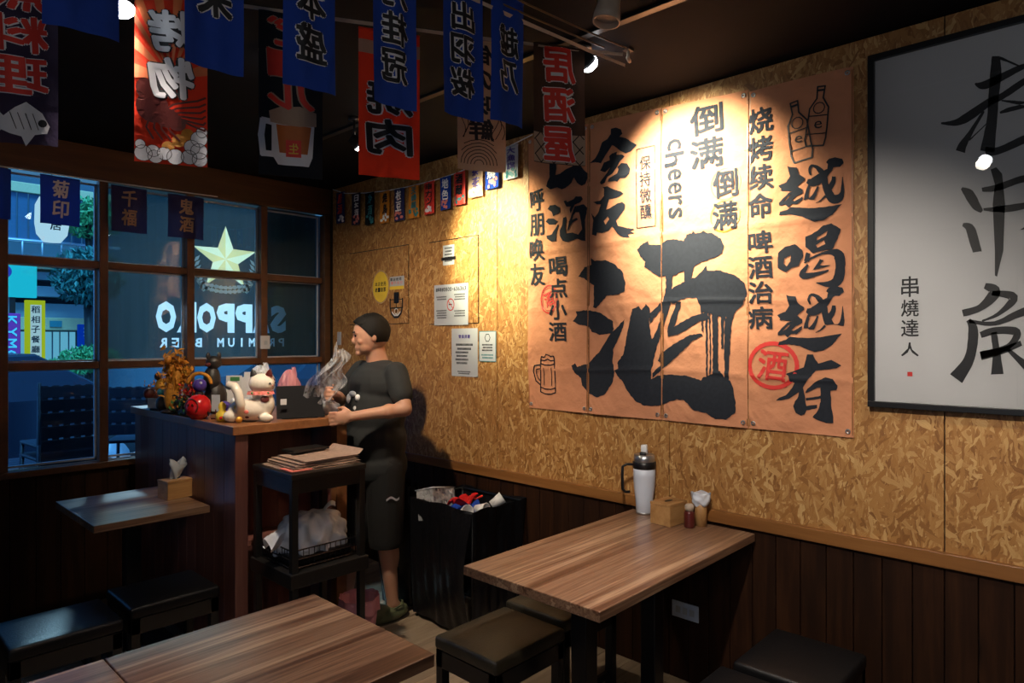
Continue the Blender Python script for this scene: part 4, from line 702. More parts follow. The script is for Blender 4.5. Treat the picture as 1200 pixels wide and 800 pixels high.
# socket plate and switches
o = thing('wall_socket', 'pale wall socket plate low on the dark panelling under the table', 'socket', (XC - .0145, 1.514, .287))
MB().box(-.006, 0, -.067, .067, 0, .074, .002).build('plate', M['outlet'], o)
for k in (-.035, 0, .035):
    MB().box(-.0085, -.006, k - .012, k + .012, .022, .052, .001).build('outlet', M['paper'], o)
o = thing('switch_box', 'cream square box fixed on the window mullion', 'switch box', (2.248, YC - .033, 1.505))
MB().box(-.035, .035, -.016, 0, 0, .095, .004).build('body', M['art_paper'], o); MB().box(-.012, .012, -.020, -.016, .03, .06, .001).build('button', M['paper'], o)
o = thing('wall_switch', 'narrow grey switch on the chipboard wall near the corner', 'switch', (XC - .0125, 4.40, 1.53)); MB().box(-.012, 0, -.022, .022, 0, .10, .003).build('body', M['silver'], o); MB().box(-.015, -.012, -.008, .008, .035, .065, .001).build('rocker', M['paper'], o)
# ------------------------------------------------------------------ spotlights on the ceiling
def spot_fixture(p, t, lit, label):
    p = Vector(p); t = Vector(t); d = (t - p).normalized(); o = thing('ceiling_spotlight', label, 'spotlight', (p.x, p.y, ZC), 0)
    q = p - o.location; X = Matrix.Translation(q - d * .004) @ d.to_track_quat('Z', 'Y').to_matrix().to_4x4()
    prof = [(.004, -.055), (.022, -.053), (.029, -.035), (.032, -.01), (.034, .004), (.030, .006)] if lit else [(.004, -.115), (.030, -.113), (.034, -.10), (.036, -.05), (.042, -.02), (.044, .006), (.039, .006), (.036, -.012), (.004, -.014)]
    MB().lathe(prof, 20, M=X).build('housing', M['trackwhite'] if not lit else M['matte_black'], o)
    MB().lathe([(.036, .000), (.034, .013), (.022, .026), (.0, .030)] if lit else [(0, -.01), (.034, -.01)], 20, M=X).build('lamp_face', M['bulb'] if lit else M['steel'], o)
    c = X @ Vector((0, 0, -.03 if lit else -.07)); st = Vector((c.x, c.y, -.012))
    MB().tube([st, (c.x, c.y, c.z + (.02 if lit else .035))], .006, 8).build('stem', M['black'], o)
    MB().lathe([(0, 0), (.030, 0), (.030, -.014), (.0, -.014)], 16, M=Matrix.Translation((c.x, c.y, 0))).build('ceiling_plate', M['black'], o)
    return o
LBL = ['lit spotlight aimed at the orange poster, just right of the brown banner', 'lit spotlight aimed at the little flags, behind the tan banner', 'beige spotlight high beside the ceiling ribbons',
       'lit spotlight at the top left between plain blue flag and red banner', 'spotlight over the near tables, out of the photo', 'spotlight in front of the framed calligraphy, out of the photo', 'added fill spotlight above the counter, behind the hanging flags']
for (p, t, e, cn, bl, c, n), lb in zip(SPOTS, LBL): spot_fixture(Vector(p) - (Vector(t) - Vector(p)).normalized() * .040, t, n != 'bulb_c', lb)
o = thing('ceiling_hook', 'small pale bracket on the ceiling where the ribbons meet', 'bracket', (2.235, 1.47, ZC))
MB().tube([(0, 0, 0), (0, 0, -.04), (-.02, -.02, -.065), (-.05, -.03, -.060)], .007, 6).build('hook', M['string'], o); MB().box(-.02, .02, -.015, .015, -.012, 0, .002).build('base', M['black'], o)
tr = thing('ceiling_track', 'black lighting track along the ceiling above the ribbons', 'track', (2.02, 1.9, ZC)); MB().box(-.017, .017, -2.2, 1.6, -.012, -.0005, .002).build('rail', M['black'], tr)

# ------------------------------------------------------------------ tables
def table(x0, x1, y0, y1, label, group=None, legs='panel', th=.034, name='dining_table'):
    cx, cy = (x0 + x1) / 2, (y0 + y1) / 2; o = thing(name, label, 'table', (cx, cy, 0), 0, group); a, b = (x1 - x0) / 2, (y1 - y0) / 2
    MB().box(-a, a, -b, b, .75 - th, .75, .0025).build('tabletop', M['table'], o)
    MB().box(-a + .12, a - .12, -b + .10, b - .10, .75 - th - .02, .75 - th).build('subframe', M['black'], o)
    sx = a * .42 if a > .45 else 0
    for s in ((-1, 1) if sx else (0,)):
        MB().box(s * sx - .035, s * sx + .035, -.035, .035, .03, .75 - th - .02, .004).build('leg', M['black'], o)
        MB().box(s * sx - .20 * (1 if not sx else .5), s * sx + .20 * (1 if not sx else .5), -b + .10, b - .10, 0, .03, .006).build('foot_plate', M['black'], o)
    return o
table(1.640, 2.758, 1.180, 1.785, 'walnut table against the wall under the orange poster, holding the tumbler')
GT = 'small tables pushed together in the foreground'
table(.529, 1.128, 1.338, 1.938, 'near walnut table in the foreground, right one of the joined pair', GT)
table(-.073, .526, 1.338, 1.938, 'near walnut table in the foreground, cut by the left edge of the photo', GT)
table(.872, 1.375, 3.345, 4.0, 'small walnut table between the window and the side of the counter', th=.034)
def stool(x0, x1, y0, y1, label, h=.45, seatm='lit_seat'):
    o = thing('stool', label, 'stool', ((x0 + x1) / 2, (y0 + y1) / 2, 0), 0, 'square padded stools'); a, b = (x1 - x0) / 2, (y1 - y0) / 2
    mb = MB(); bm = bmesh.new(); bmesh.ops.create_cube(bm, size=1)
    for q in bm.verts: q.co = Vector((q.co.x * 2 * a, q.co.y * 2 * b, h - .025 + q.co.z * .05))
    bmesh.ops.bevel(bm, geom=bm.edges[:], offset=.014, segments=3, profile=.5, affect='EDGES')
    bmesh.ops.subdivide_edges(bm, edges=[e for e in bm.edges if e.calc_length() > .15], cuts=5, use_grid_fill=True)
    for q in bm.verts:
        if q.co.z > h - .02: q.co.z += .010 * (1 - (q.co.x / a) ** 2) * (1 - (q.co.y / b) ** 2)
    mb.bm(bm, True); mb.build('seat', M[seatm], o)
    a -= .006; b -= .006
    for s in (-1, 1):
        MB().box(-a, a, s * b - (.022 if s > 0 else 0), s * b + (.022 if s < 0 else 0), h - .115, h - .05, .002).build('apron', M['blackwood'], o)
        MB().box(s * a - (.022 if s > 0 else 0), s * a + (.022 if s < 0 else 0), -b, b, h - .115, h - .05, .002).build('apron', M['blackwood'], o)
        MB().box(-a + .03, a - .03, s * (b - .02) - .01, s * (b - .02) + .01, .10, .13, .002).build('stretcher', M['blackwood'], o)
        for t in (-1, 1): MB().box(min(s * a, s * (a - .036)), max(s * a, s * (a - .036)), min(t * b, t * (b - .036)), max(t * b, t * (b - .036)), 0, h - .05, .002).build('leg', M['blackwood'], o)
    return o
stool(1.635, 2.025, 1.615, 1.945, 'warm-lit black padded stool in full view at the left end of the wall table')
stool(2.065, 2.44, 1.655, 1.985, 'padded stool tucked under the far side of the wall table beside the front stool')
stool(2.215, 2.595, .70, 1.03, 'dark stool in the shadow on the near side of the wall table, right one', seatm='shaded_seat')
stool(1.79, 2.17, .72, 1.05, 'dark stool cut by the bottom edge of the photo under the wall table', seatm='shaded_seat')
stool(.925, 1.30, 3.045, 3.375, 'black stool in front of the small window table beside the counter', seatm='shaded_seat')
stool(.50, .88, 2.96, 3.29, 'black stool left of the other one by the small window table', seatm='shaded_seat')
# ------------------------------------------------------------------ things on the tables
o = thing('tumbler', 'white marbled tumbler with black handle and clear lid on the wall table', 'tumbler', (2.722, 1.700, .75), R(200))
MB().lathe([(0, 0), (.028, 0), (.031, .004), (.034, .06), (.040, .11), (.0425, .155), (.0425, .205), (0, .205)], 28).build('body', M['tumbler'], o)
MB().lathe([(.0275, -.0), (.0318, .0), (.0325, .008), (.029, .009)], 28).build('base_ring', M['steel'], o)
MB().lathe([(.0425, .190), (.0445, .192), (.0445, .218), (.042, .220), (0, .220)], 28).build('collar', M['black'], o)
MB().lathe([(.040, .220), (.0415, .228), (.039, .248), (.034, .250), (0, .246)], 28).build('lid', M['steel'], o)
MB().box(-.012, .012, -.012, .012, .246, .290, .005).build('spout', M['white'], o); MB().box(.014, .034, -.012, .012, .246, .262, .004).build('spout_cover', M['black'], o)
mb = MB(); mb.tube([(.040 * 0 + .0, 0, 0)] * 2, .001, 3); mb = MB()
hd = (math.cos(R(140 - 200)), math.sin(R(140 - 200))); o.scale = (1.22, 1.22, 1.12)
mb.tube([(hd[0] * r, hd[1] * r, z) for r, z in ((.040, .207), (.070, .209), (.086, .200), (.088, .16), (.086, .105), (.076, .092), (.058, .092))], .006, 8).build('handle', M['black'], o)
def tissue_box(loc, rz, label, tissue, s=1):
    o = thing('tissue_box', label, 'tissue box', loc, rz); o.scale = (1, 1, 1.3); a, b, h = .066 * s, .052 * s, .075 * s
    MB().box(-a, a, -b, b, 0, h * .88, .002).build('box', M['boxwood'], o)
    MB().box(-a - .001, a + .001, -b - .001, b + .001, h * .88, h, .0015).build('box_lid', M['boxwood'], o)
    a2 = MB(); pl = Plane((0, 0, h), (1, 0, 0), (0, 1, 0), (0, 0, 1)); disc2(a2, pl, 0, 0, .028 * s, .012 * s, .0006, 20); a2.build('slot', M['black'], o)
    if tissue:
        def g(u, v):
            t = u * math.tau; r = (.012 + .030 * v + .010 * math.sin(3 * t + 4 * v)) * (1 if v < .8 else .8)
            return (r * math.cos(t) * 1.2 + .014 * v, r * math.sin(t) * .7, h + .07 * v + .014 * v * math.sin(2 * t + 1))
        MB().grid(g, 24, 8).build('tissue', M['paper'], o)
    return o
tissue_box((2.660, 1.535, .75), R(-4), 'bamboo tissue box without tissue beside the tumbler on the wall table', False)
tissue_box((1.325, 3.66, .75), R(8), 'wooden tissue box with a white tissue pulled up on the small window table', True, .98)
o = thing('pepper_shaker', 'small clear shaker of reddish seasoning in front of the bamboo cup', 'shaker', (2.655, 1.430, .75)); o.scale = (1.15, 1.15, 1.4)
MB().lathe([(0, 0), (.019, 0), (.020, .004), (.020, .045), (.016, .052), (0, .053)], 20).build('jar', M['maroon'], o); MB().lathe([(0, .053), (.0165, .053), (.0175, .066), (.012, .072), (0, .073)], 20).build('cap', M['trackwhite'], o)
o = thing('toothpick_cup', 'bamboo cup topped with a crumpled clear cover beside the tissue box', 'cup', (2.712, 1.405, .75)); o.scale = (1.2, 1.2, 1.5)
MB().lathe([(0, 0), (.021, 0), (.021, .075), (.018, .075), (.018, .02), (0, .02)], 20).build('cup', M['boxwood'], o)
MB().grid(lambda u, v: ((.0215 + .012 * v ** .7 * (1 - .5 * v) * 2 + .003 * math.sin(31 * u + 9 * v)) * math.cos(u * math.tau), (.0215 + .012 * v ** .7 * (1 - .5 * v) * 2 + .003 * math.sin(43 * u - 7 * v)) * math.sin(u * math.tau), .060 + .036 * v + .003 * math.sin(u * 25)), 40, 8).build('clear_cover', M['bag'], o)
MB().lathe([(.004, .078), (.024, .086), (.028, .094), (.022, .097), (.0, .092)], 20).build('cover_top', M['bag'], o)

# ------------------------------------------------------------------ counter with its open front
ct = thing('counter', 'dark walnut counter with overhanging top between window and waiter', 'counter', (1.70, 3.84, 0))
def L(mb, ox=1.70, oy=3.84): mb.v = [(p[0] - ox, p[1] - oy, p[2]) for p in mb.v]; return mb
CX0, CX1, CY0, CY1 = 1.395, 2.0, 3.115, 4.50
L(MB().box(1.378, 2.012, 3.095, 4.53, 1.118, 1.16, .003)).build('counter_top', M['countertop'], ct)
n = 12; st = (CY1 - CY0 - .0) / n
for k in range(n): L(MB().box(CX0, CX0 + .02, CY0 + k * st + .0008, CY0 + (k + 1) * st - .0008, 0.0, 1.118, .0015)).build('side_plank', M['counter'], ct)
L(MB().box(CX0 + .0005, 1.458, CY0 - .006, CY0 + .012, 0, 1.118, .002)).build('front_post', M['counter'], ct)
L(MB().box(1.944, CX1 + .006, CY0 - .006, CY0 + .05, 0, 1.118, .002)).build('front_post', M['countertop'], ct, 'lighter oak post')
for k in range(5): L(MB().box(1.458 + k * .0973, 1.458 + (k + 1) * .0973 - .0015, CY0 + .26, CY0 + .28, 0, 1.118, .001)).build('back_plank', M['counter'], ct)
L(MB().box(CX0 + .02, CX1, CY0 + .012, CY0 + .26, .55, .572)).build('inner_shelf', M['counter'], ct)
L(MB().box(CX1 - .02, CX1, CY0 + .05, CY1, 0, 1.118, .001)).build('right_side', M['counter'], ct)
# ------------------------------------------------------------------ black rack in front of the counter
rk = thing('shelf_rack', 'black open rack of two levels standing in front of the counter', 'rack', (1.66, 2.895, 0))
x0, x1, y0, y1 = -.19, .19, -.185, .185
for sx in (x0, x1):
    for sy in (y0, y1): MB().box(min(sx, sx * .84), max(sx, sx * .84), min(sy, sy * .84), max(sy, sy * .84), 0, .95, .002).build('leg', M['blackwood'], rk)
MB().box(x0 - .004, x1 + .004, y0 - .004, y1 + .004, .952, .975, .003).build('top_board', M['blackwood'], rk)
for z in (.885,):
    MB().box(x0 + .001, x1 - .001, y0 + .002, y0 + .02, z, z + .067).build('rail', M['blackwood'], rk); MB().box(x0 + .001, x0 + .02, y0 + .03, y1 - .03, z, z + .067).build('rail', M['blackwood'], rk); MB().box(x1 - .02, x1 - .001, y0 + .03, y1 - .03, z, z + .067).build('rail', M['blackwood'], rk)
MB().box(x0 - .012, x1 + .012, y0 - .012, y1 + .012, .47, .535, .004).build('lower_shelf', M['blackwood'], rk)
MB().box(x0 + .01, x1 - .01, y0 + .01, y1 - .01, .10, .12, .002).build('bottom_shelf', M['blackwood'], rk)
zz = .975; rng = random.Random(3)
NL = ['flat menu card with a pink cover, lowest of the stack on the rack', 'brown printed menu sheet, second from the bottom of the rack stack', 'grey printed menu sheet in the middle of the rack stack', 'creased brown menu sheet, second from the top of the rack stack', 'printed menu sheet with a curled red corner, topmost on the rack']
for k in range(5):
    w, d = .178 - .006 * k, .15 - .004 * k; o = thing('menu_sheet', NL[k], 'menu', (1.665 + rng.uniform(-.004, .012) + .01 * k, 2.885 + rng.uniform(-.01, .01), zz), R(rng.uniform(-4, 4)), 'menus stacked on the black rack')
    MB().grid(lambda u, v: ((u - .5) * 2 * w, (v - .5) * 2 * d, .0045 + .002 * math.sin(u * 7 + k) + (.025 * max(0, u - .9) / .1 if k == 4 else 0)), 12, 6).build('page', M['news'], o)
    MB().box(-w, w * .78, -d, d, 0, .0045, .001).build('sheets', M['news'], o)
    if k == 0: MB().box(-w - .002, -w + .10, -d - .002, -d + .11, .0046, .0085).build('pink_cover', M['pink'], o)
    zz += .009
o = thing('tablet_folder', 'thin black folder lying at the back of the menu stack', 'folder', (1.70, 3.0, zz + .004), R(4)); MB().box(-.10, .10, -.055, .055, 0, .012, .003).build('cover', M['black'], o); MB().box(-.092, .092, -.05, .05, .0122, .0135).build('panel', M['blackwood'], o)
# crate with bag on lower shelf
o = thing('wire_basket', 'black basket on the lower level of the rack', 'basket', (1.66, 2.895, .536))
a, b, h = .165, .14, .085
mb = MB()
for z in (.006, h * .5, h):
    mb.tube([(-a, -b, z), (a, -b, z), (a, b, z), (-a, b, z), (-a, -b, z)], .0035, 5)
for k in range(13):
    t = -a + 2 * a * k / 12; mb.tube([(t, -b, h), (t, -b, .004), (t, b, .004), (t, b, h)], .0022, 4)
    t = -b + 2 * b * k / 12; mb.tube([(-a, t, h), (-a, t, .004), (a, t, .004), (a, t, h)], .0022, 4)
mb.build('wire_frame', M['black'], o); MB().box(-a + .01, a - .01, -b + .01, b - .01, .012, .05, .01).build('lining', M['liner'], o)
o = thing('plastic_bag', 'rumpled bluish white plastic bag piled in the rack basket', 'bag', (1.665, 2.89, .60))
def bagf(u, v):
    t = u * math.tau; p = v * math.pi * .62; r = math.sin(p) ** .6 if p > 0 else 0
    nn = 1 + .10 * math.sin(5 * t + 6 * v) + .07 * math.sin(9 * t - 11 * v) + .05 * math.sin(17 * t + 9 * v)
    return (.160 * r * math.cos(t) * nn, .125 * r * math.sin(t) * nn, .02 + .125 * math.cos(p) + .012 * math.sin(7 * t + 9 * v) * r)
MB().grid(bagf, 60, 24).build('bag_body', M['bag'], o)
MB().grid(lambda u, v: (-.13 - .10 * v + .012 * math.sin(u * 9), -.05 + .09 * u, .07 - .03 * v + .03 * math.sin(u * 8 + v * 4)), 12, 10).build('bag_handle', M['bag'], o)
MB().grid(lambda u, v: (.04 + .03 * u + .07 * v, -.04 + .05 * u, .135 + .035 * math.sin(v * 2.4) + .01 * math.sin(u * 9)), 8, 10).build('bag_handle', M['bag'], o)
# ------------------------------------------------------------------ pail, blue box, bin
o = thing('waste_pail', 'small pink lined waste pail on the floor beside the rack', 'pail', (2.0, 2.985, 0))
MB().lathe([(0, .0), (.075, 0), (.078, .004), (.102, .21), (.098, .21), (.075, .01), (0, .01)], 28).build('pail', M['pinkbag'], o)
MB().grid(lambda u, v: ((.1035 + .004 * math.sin(u * 60) + .004 * v) * math.cos(u * math.tau), (.1035 + .004 * math.sin(u * 60) + .004 * v) * math.sin(u * math.tau), .222 - .07 * v + .006 * math.sin(u * 40)), 64, 6).build('liner_fold', M['pinkbag'], o)
MB().grid(lambda u, v: ((.101 - .02 * v + .004 * math.sin(u * 50)) * math.cos(u * math.tau), (.101 - .02 * v + .004 * math.sin(u * 50)) * math.sin(u * math.tau), .222 - .14 * v), 64, 6).build('liner_inside', M['pinkbag'], o)
o = thing('blue_carton', 'blue drink carton standing behind the foreground table by the rack foot', 'carton', (1.80, 2.60, 0), R(20)); MB().box(-.045, .045, -.035, .035, 0, .17, .004).build('carton', plain('cyan_print', (.02, .20, .50), .4), o); MB().box(-.03, .03, -.0362, -.035, .05, .12).build('label_print', M['green'], o)
bn = thing('rubbish_bin', 'large square rubbish bin draped with a black liner by the wall', 'bin', (2.565, 2.76, 0))
a, b, h = .195, .25, .665
mb = MB(); mb.tube([(-a, -b, h), (a, -b, h), (a, b, h), (-a, b, h), (-a, -b, h)], .008, 8); mb.build('rim', M['black'], bn)
mb = MB(); 
for sx in (-1, 1):
    for sy in (-1, 1): mb = MB(); mb.tube([(sx * a, sy * b, h), (sx * (a - .02), sy * (b - .02), 0)], .008, 6); mb.build('leg', M['black'], bn)
def per(u):          # rounded rectangle perimeter
    p = u * 4; k = int(p) % 4; f = p - int(p); c = [(-a, -b), (a, -b), (a, b), (-a, b)]; q = c[k]; r_ = c[(k + 1) % 4]
    return q[0] + (r_[0] - q[0]) * f, q[1] + (r_[1] - q[1]) * f
def liner(u, v):
    x, y = per(u % 1); f = 1 + (.045 - .07 * v) + .030 * math.sin(u * 37) * (.3 + v) + .018 * math.sin(u * 83 + 5 * v) + .012 * math.sin(u * 151 - 4 * v)
    sw = .05 * math.exp(-((u - .97) / .07) ** 2) * math.sin(v * 3)
    return (x * f - sw, y * f + sw * .5, h + .012 - v * .655 + .010 * math.sin(u * 30) * (1 - v))
MB().grid(liner, 160, 30).build('liner', M['liner'], bn)
MB().grid(lambda u, v: (per(u % 1)[0] * (1.03 - .12 * v + .02 * math.sin(u * 61)), per(u % 1)[1] * (1.03 - .12 * v + .02 * math.sin(u * 61)), h + .012 - .26 * v), 120, 10).build('liner_inside', M['liner'], bn)
MB().grid(lambda u, v: ((u - .5) * 1.7 * a, (v - .5) * 1.7 * b, .44 + .03 * math.sin(u * 9) * math.cos(v * 7)), 20, 20).build('liner_floor', M['liner'], bn)
lk = thing('black_bag', 'slumped black rubbish bag standing at the left of the bin', 'bag', (2.47, 3.24, 0))
MB().grid(lambda u, v: ((.10 + .03 * math.sin(v * 3.0) + .012 * math.sin(u * 40 + v * 5)) * math.cos(u * math.tau) * (1 if v < .85 else .8), (.13 + .03 * math.sin(v * 3) + .012 * math.sin(u * 47)) * math.sin(u * math.tau) * (1 if v < .85 else .8), .70 * v + .01 * math.sin(u * 30)), 60, 20).build('bag_body', M['liner'], lk)
def cup(loc, tilt, label, m='white', r=.034, hh=.075):
    o = thing('paper_cup', label, 'cup', loc); o.rotation_euler = tilt
    MB().lathe([(0, 0), (r * .72, 0), (r, hh), (r * .95, hh), (r * .68, .004), (0, .004)], 20).build('cup_wall', M[m], o)
    MB().lathe([(r * .97, hh - .002), (r * 1.05, hh), (r * .97, hh + .002)], 20).build('cup_rim', M[m], o)
cup((2.44, 2.66, .63), (R(60), R(-40), 0), 'white paper cup tipped towards the camera in the bin, left one')
cup((2.54, 2.66, .635), (R(80), R(30), 0), 'white paper cup lying on its side in the middle of the bin')
cup((2.66, 2.66, .635), (R(30), R(50), 0), 'white paper cup near the right end of the bin')
o = thing('clear_tub', 'clear plastic container leaning up at the back of the bin', 'container', (2.47, 2.90, .55), R(10)); o.rotation_euler = (R(-15), R(10), R(10))
MB().box(-.10, .10, -.06, -.056, 0, .17, .001).box(-.10, .10, .056, .06, 0, .17, .001).box(-.10, -.096, -.056, .056, 0, .17).box(.096, .10, -.056, .056, 0, .17).box(-.096, .096, -.056, .056, 0, .004).build('tub', M['film'], o); MB().tube([(-.102, -.062, .17), (.102, -.062, .17), (.102, .062, .17), (-.102, .062, .17), (-.102, -.062, .17)], .004, 6).build('tub_rim', M['silver'], o)
o = thing('red_wrapper', 'crumpled red wrapper lying on top of the rubbish', 'wrapper', (2.52, 2.76, .655)); MB().grid(lambda u, v: (-.09 + .19 * u, -.04 + .07 * v + .01 * math.sin(u * 9), .02 * math.sin(u * 8 + v * 5) + .012 * math.sin(v * 12) + .02), 16, 10).build('wrapper', M['red'], o)
MB().tube([(.06, 0, .03), (.09, -.02, .01), (.12, -.05, .03)], .006, 6).build('red_straw', M['redglow'], o)
o = thing('blue_wrapper', 'crumpled dark blue packet in the bin under the cups', 'wrapper', (2.47, 2.72, .625)); MB().grid(lambda u, v: (-.09 + .2 * u, -.05 + .10 * v, .03 * math.sin(u * 7 + v * 3) + .02 * math.sin(v * 9) + .01), 16, 10).build('wrapper', M['blue_cloth'], o)

# ------------------------------------------------------------------ ornaments on the counter
Z = 1.16
cat = thing('lucky_cat', 'white glazed lucky cat lying with a pink collar on the counter corner', 'figurine', (1.535, 3.245, Z), R(-43))
mb = MB().ell((0, 0, .060), (.112, .066, .060), 24).ell((.062, .005, .085), (.055, .055, .070), 20).ell((-.085, -.03, .030), (.040, .035, .030)).ell((.09, -.045, .022), (.035, .022, .022))
mb.ell((.055, .0, .190), (.064, .058, .052), 20).ell((.045, -.01, .135), (.035, .035, .04))
remesh(mb, .0045, 'body', M['ceramic'], cat, 6)
for s, rx in ((-1, .020), (1, .092)):
    MB().lathe([(.020, 0), (.012, .024), (.0, .040)], 12, M=Matrix.Translation((rx, -.012, .228)) @ Matrix.Rotation(R(-14 if s < 0 else 14), 4, 'Y') @ Matrix.Diagonal((1, .6, 1, 1))).build('ear', M['darkfig'] if s < 0 else M['maroon'], cat, 'dark brown ear')
MB().tube([(-.030, -.052, .050), (-.030, -.066, .100), (-.040, -.066, .150), (-.062, -.056, .182), (-.085, -.046, .186), (-.098, -.044, .172)], [.024, .023, .022, .022, .021, .015], 14).build('raised_paw', M['ceramic'], cat)
MB().grid(lambda u, v: ((.050 + .014 * v + .004 * math.sin(u * 90)) * math.cos(u * math.tau) + .050, (.046 + .014 * v + .004 * math.sin(u * 90)) * math.sin(u * math.tau), .146 + .012 * math.sin(v * 3.1) - .010 * v), 80, 5).build('collar', M['pink'], cat)
for k in range(9): MB().ell((.05 + .058 * math.cos(k * .7), .055 * math.sin(k * .7), .146), .006, 8).build('collar_bead', M[('green', 'gold')[k % 2]], cat)
def decal(c, r, m, nm, tgt_c=(0, 0, .060), tgt_r=(.112, .066, .060)):
    d = Vector((c[0], c[1], c[2])); q = d.normalized(); k = 1 / math.sqrt(sum((q[i] / tgt_r[i]) ** 2 for i in range(3))); p = Vector(tgt_c) + q * k * .995
    nn = Vector([q[i] / tgt_r[i] ** 2 for i in range(3)]).normalized(); X = Matrix.Translation(p) @ nn.to_track_quat('Z', 'Y').to_matrix().to_4x4()
    MB().ell((0, 0, 0), (r, r * .8, .003), 12, M=X).build(nm, M[m], cat)
decal((-.055, -.06, .02), .016, 'yellow', 'painted_spot'); decal((-.058, -.062, .022), .008, 'darkfig', 'painted_spot'); decal((.0, -.06, -.005), .012, 'pink', 'painted_spot'); decal((-.02, -.06, .01), .008, 'gold', 'painted_spot')
decal((.02, -.045, .03), .022, 'maroon', 'painted_patch', (.062, .005, .085), (.056, .056, .071)); decal((.04, .03, .02), .018, 'maroon', 'painted_patch', (.055, 0, .19), (.0645, .0585, .0525)); decal((.0, -.05, -.03), .010, 'maroon', 'painted_spot')
for s in (-1, 1): decal((.06, -.020 + .022 * s, .004), .005, 'eye', 'eye', (.055, 0, .19), (.064, .058, .052))
decal((.06, -.02, -.010), .004, 'pink', 'nose', (.055, 0, .19), (.064, .058, .052))
o = thing('gourd_ornament', 'small yellow gourd ornament with a red dot left of the lucky cat', 'figurine', (1.435, 3.345, Z)); MB().lathe([(0, 0), (.022, .001), (.033, .020), (.030, .040), (.014, .058), (.019, .072), (.016, .088), (.006, .098), (0, .1)], 20).build('gourd', M['yellow'], o); MB().ell((-.018, -.027, .022), (.008, .005, .008), 10).build('red_dot', M['red'], o)
o = thing('gourd_ornament', 'tiny ochre bell lying at the foot of the lucky cat', 'figurine', (1.462, 3.215, Z)); MB().ell((0, 0, .017), .017, 14).build('bell', M['gold'], o); MB().lathe([(.0175, .014), (.0185, .017), (.0175, .02)], 16).build('band', M['orange'], o)
o = thing('daruma', 'round red daruma figure on the counter beside a white card stand', 'figurine', (1.40, 3.55, Z), R(-60)); MB().lathe([(0, 0), (.034, .0), (.058, .03), (.064, .062), (.055, .098), (.030, .122), (0, .128)], 28).build('body', M['red'], o)
MB().lathe([(.030, -.001), (.036, .003), (.041, .0), (.036, -.003), (.030, -.001)], 24, M=Matrix.Translation((0, -.052, .068)) @ Matrix.Rotation(R(88), 4, 'X')).build('face_ring', M['maroon'], o)
for s in (-1, 1): MB().ell((s * .013, -.0615, .078), (.006, .003, .006), 10).build('eye', M['maroon'], o)
o = thing('card_stand', 'narrow white card in a holder right of the red daruma', 'card', (1.458, 3.475, Z), R(-50)); MB().box(-.022, .022, -.002, .002, .04, .125, .0008).build('card', M['paper'], o); MB().box(-.018, .018, -.016, .016, 0, .006, .001).box(-.003, .003, -.003, .003, .006, .05).build('holder', M['maroon'], o)
def fig(name, label, loc, parts, cat='figurine', rz=0):
    o = thing(name, label, cat, loc, rz)
    for nm, m, els in parts:
        mb = MB()
        for c, r in els: mb.ell(c, r, 12)
        mb.build(nm, M[m], o)
    return o
def flutter(o, nm, m, c, r, n, seed, s=.016):       # dried petals or streamers, one joined mass
    rg = random.Random(seed); mb = MB()
    for k in range(n):
        p = Vector(c) + Vector([rg.gauss(0, 1) * r[i] * .5 for i in range(3)]); X = Matrix.Translation(p) @ Euler((rg.uniform(0, 6), rg.uniform(0, 6), rg.uniform(0, 6))).to_matrix().to_4x4()
        mb.add([X @ Vector(q) for q in ((-s, 0, 0), (0, -s * .5, .004), (s, 0, 0), (0, s * .5, .004))], [(0, 1, 2, 3)])
    return mb.build(nm, M[m], o, kind='stuff')
o = fig('golden_lion_dancer', 'tall ochre crumpled ornament standing highest among the counter ornaments', (1.40, 3.92, Z), [('body', 'ochre', [((0, 0, .10), (.04, .04, .10)), ((.02, -.02, .20), (.032, .03, .08))]), ('base', 'darkfig', [((0, 0, .012), (.06, .05, .014))])])
flutter(o, 'fluffy_cloth', 'ochre', (.02, 0, .21), (.055, .05, .13), 420, 1, .022); flutter(o, 'fluffy_cloth', 'gold', (.035, 0, .22), (.05, .05, .10), 120, 2, .014); MB().ell((-.03, -.03, .30), (.020, .02, .022), 12).build('head', M['orange'], o)
o = fig('warrior_figurine', 'small figurine in maroon and gold robes at the far left counter end', (1.445, 4.30, Z), [('robe', 'maroon', [((0, 0, .055), (.055, .05, .055)), ((-.04, -.02, .09), (.035, .03, .035))]), ('armour', 'gold', [((.02, -.02, .13), (.030, .03, .045)), ((.05, -.02, .09), (.022, .02, .03))]), ('head', 'darkfig', [((.01, -.01, .19), (.020, .02, .024))]), ('ribbon', 'purple', [((.045, 0, .165), (.018, .02, .012))])])
flutter(o, 'trim', 'orange', (.01, -.02, .12), (.06, .04, .08), 80, 5, .012)
o = thing('price_card', 'pale blue card leaning in front of the maroon figurine', 'card', (1.395, 4.16, Z), R(-60)); MB().box(-.050, .050, -.002, .002, .012, .070, .001).build('card', M['paper'], o); MB().box(-.03, .03, -.008, .008, 0, .012, .002).build('foot', M['darkfig'], o)
o = fig('teal_mascot', 'small teal ornament in front of the golden one', (1.385, 4.0, Z), [('body', 'darkfig', [((0, 0, .05), (.04, .04, .05))]), ('head', 'teal', [((0, 0, .115), (.033, .03, .028))]), ('crest', 'green', [((.02, 0, .145), (.016, .014, .012))])])
o = fig('red_rosette', 'red and gold tasselled rosette right of the golden ornament', (1.46, 3.80, Z), [('stand', 'darkfig', [((0, 0, .045), (.045, .04, .045))]), ('rosette', 'red', [((0, -.01, .12), (.040, .025, .038))])])
flutter(o, 'tassels', 'redglow', (0, -.02, .12), (.05, .03, .05), 140, 8, .012); flutter(o, 'gold_threads', 'gold', (0, -.03, .10), (.03, .02, .05), 40, 9, .010)
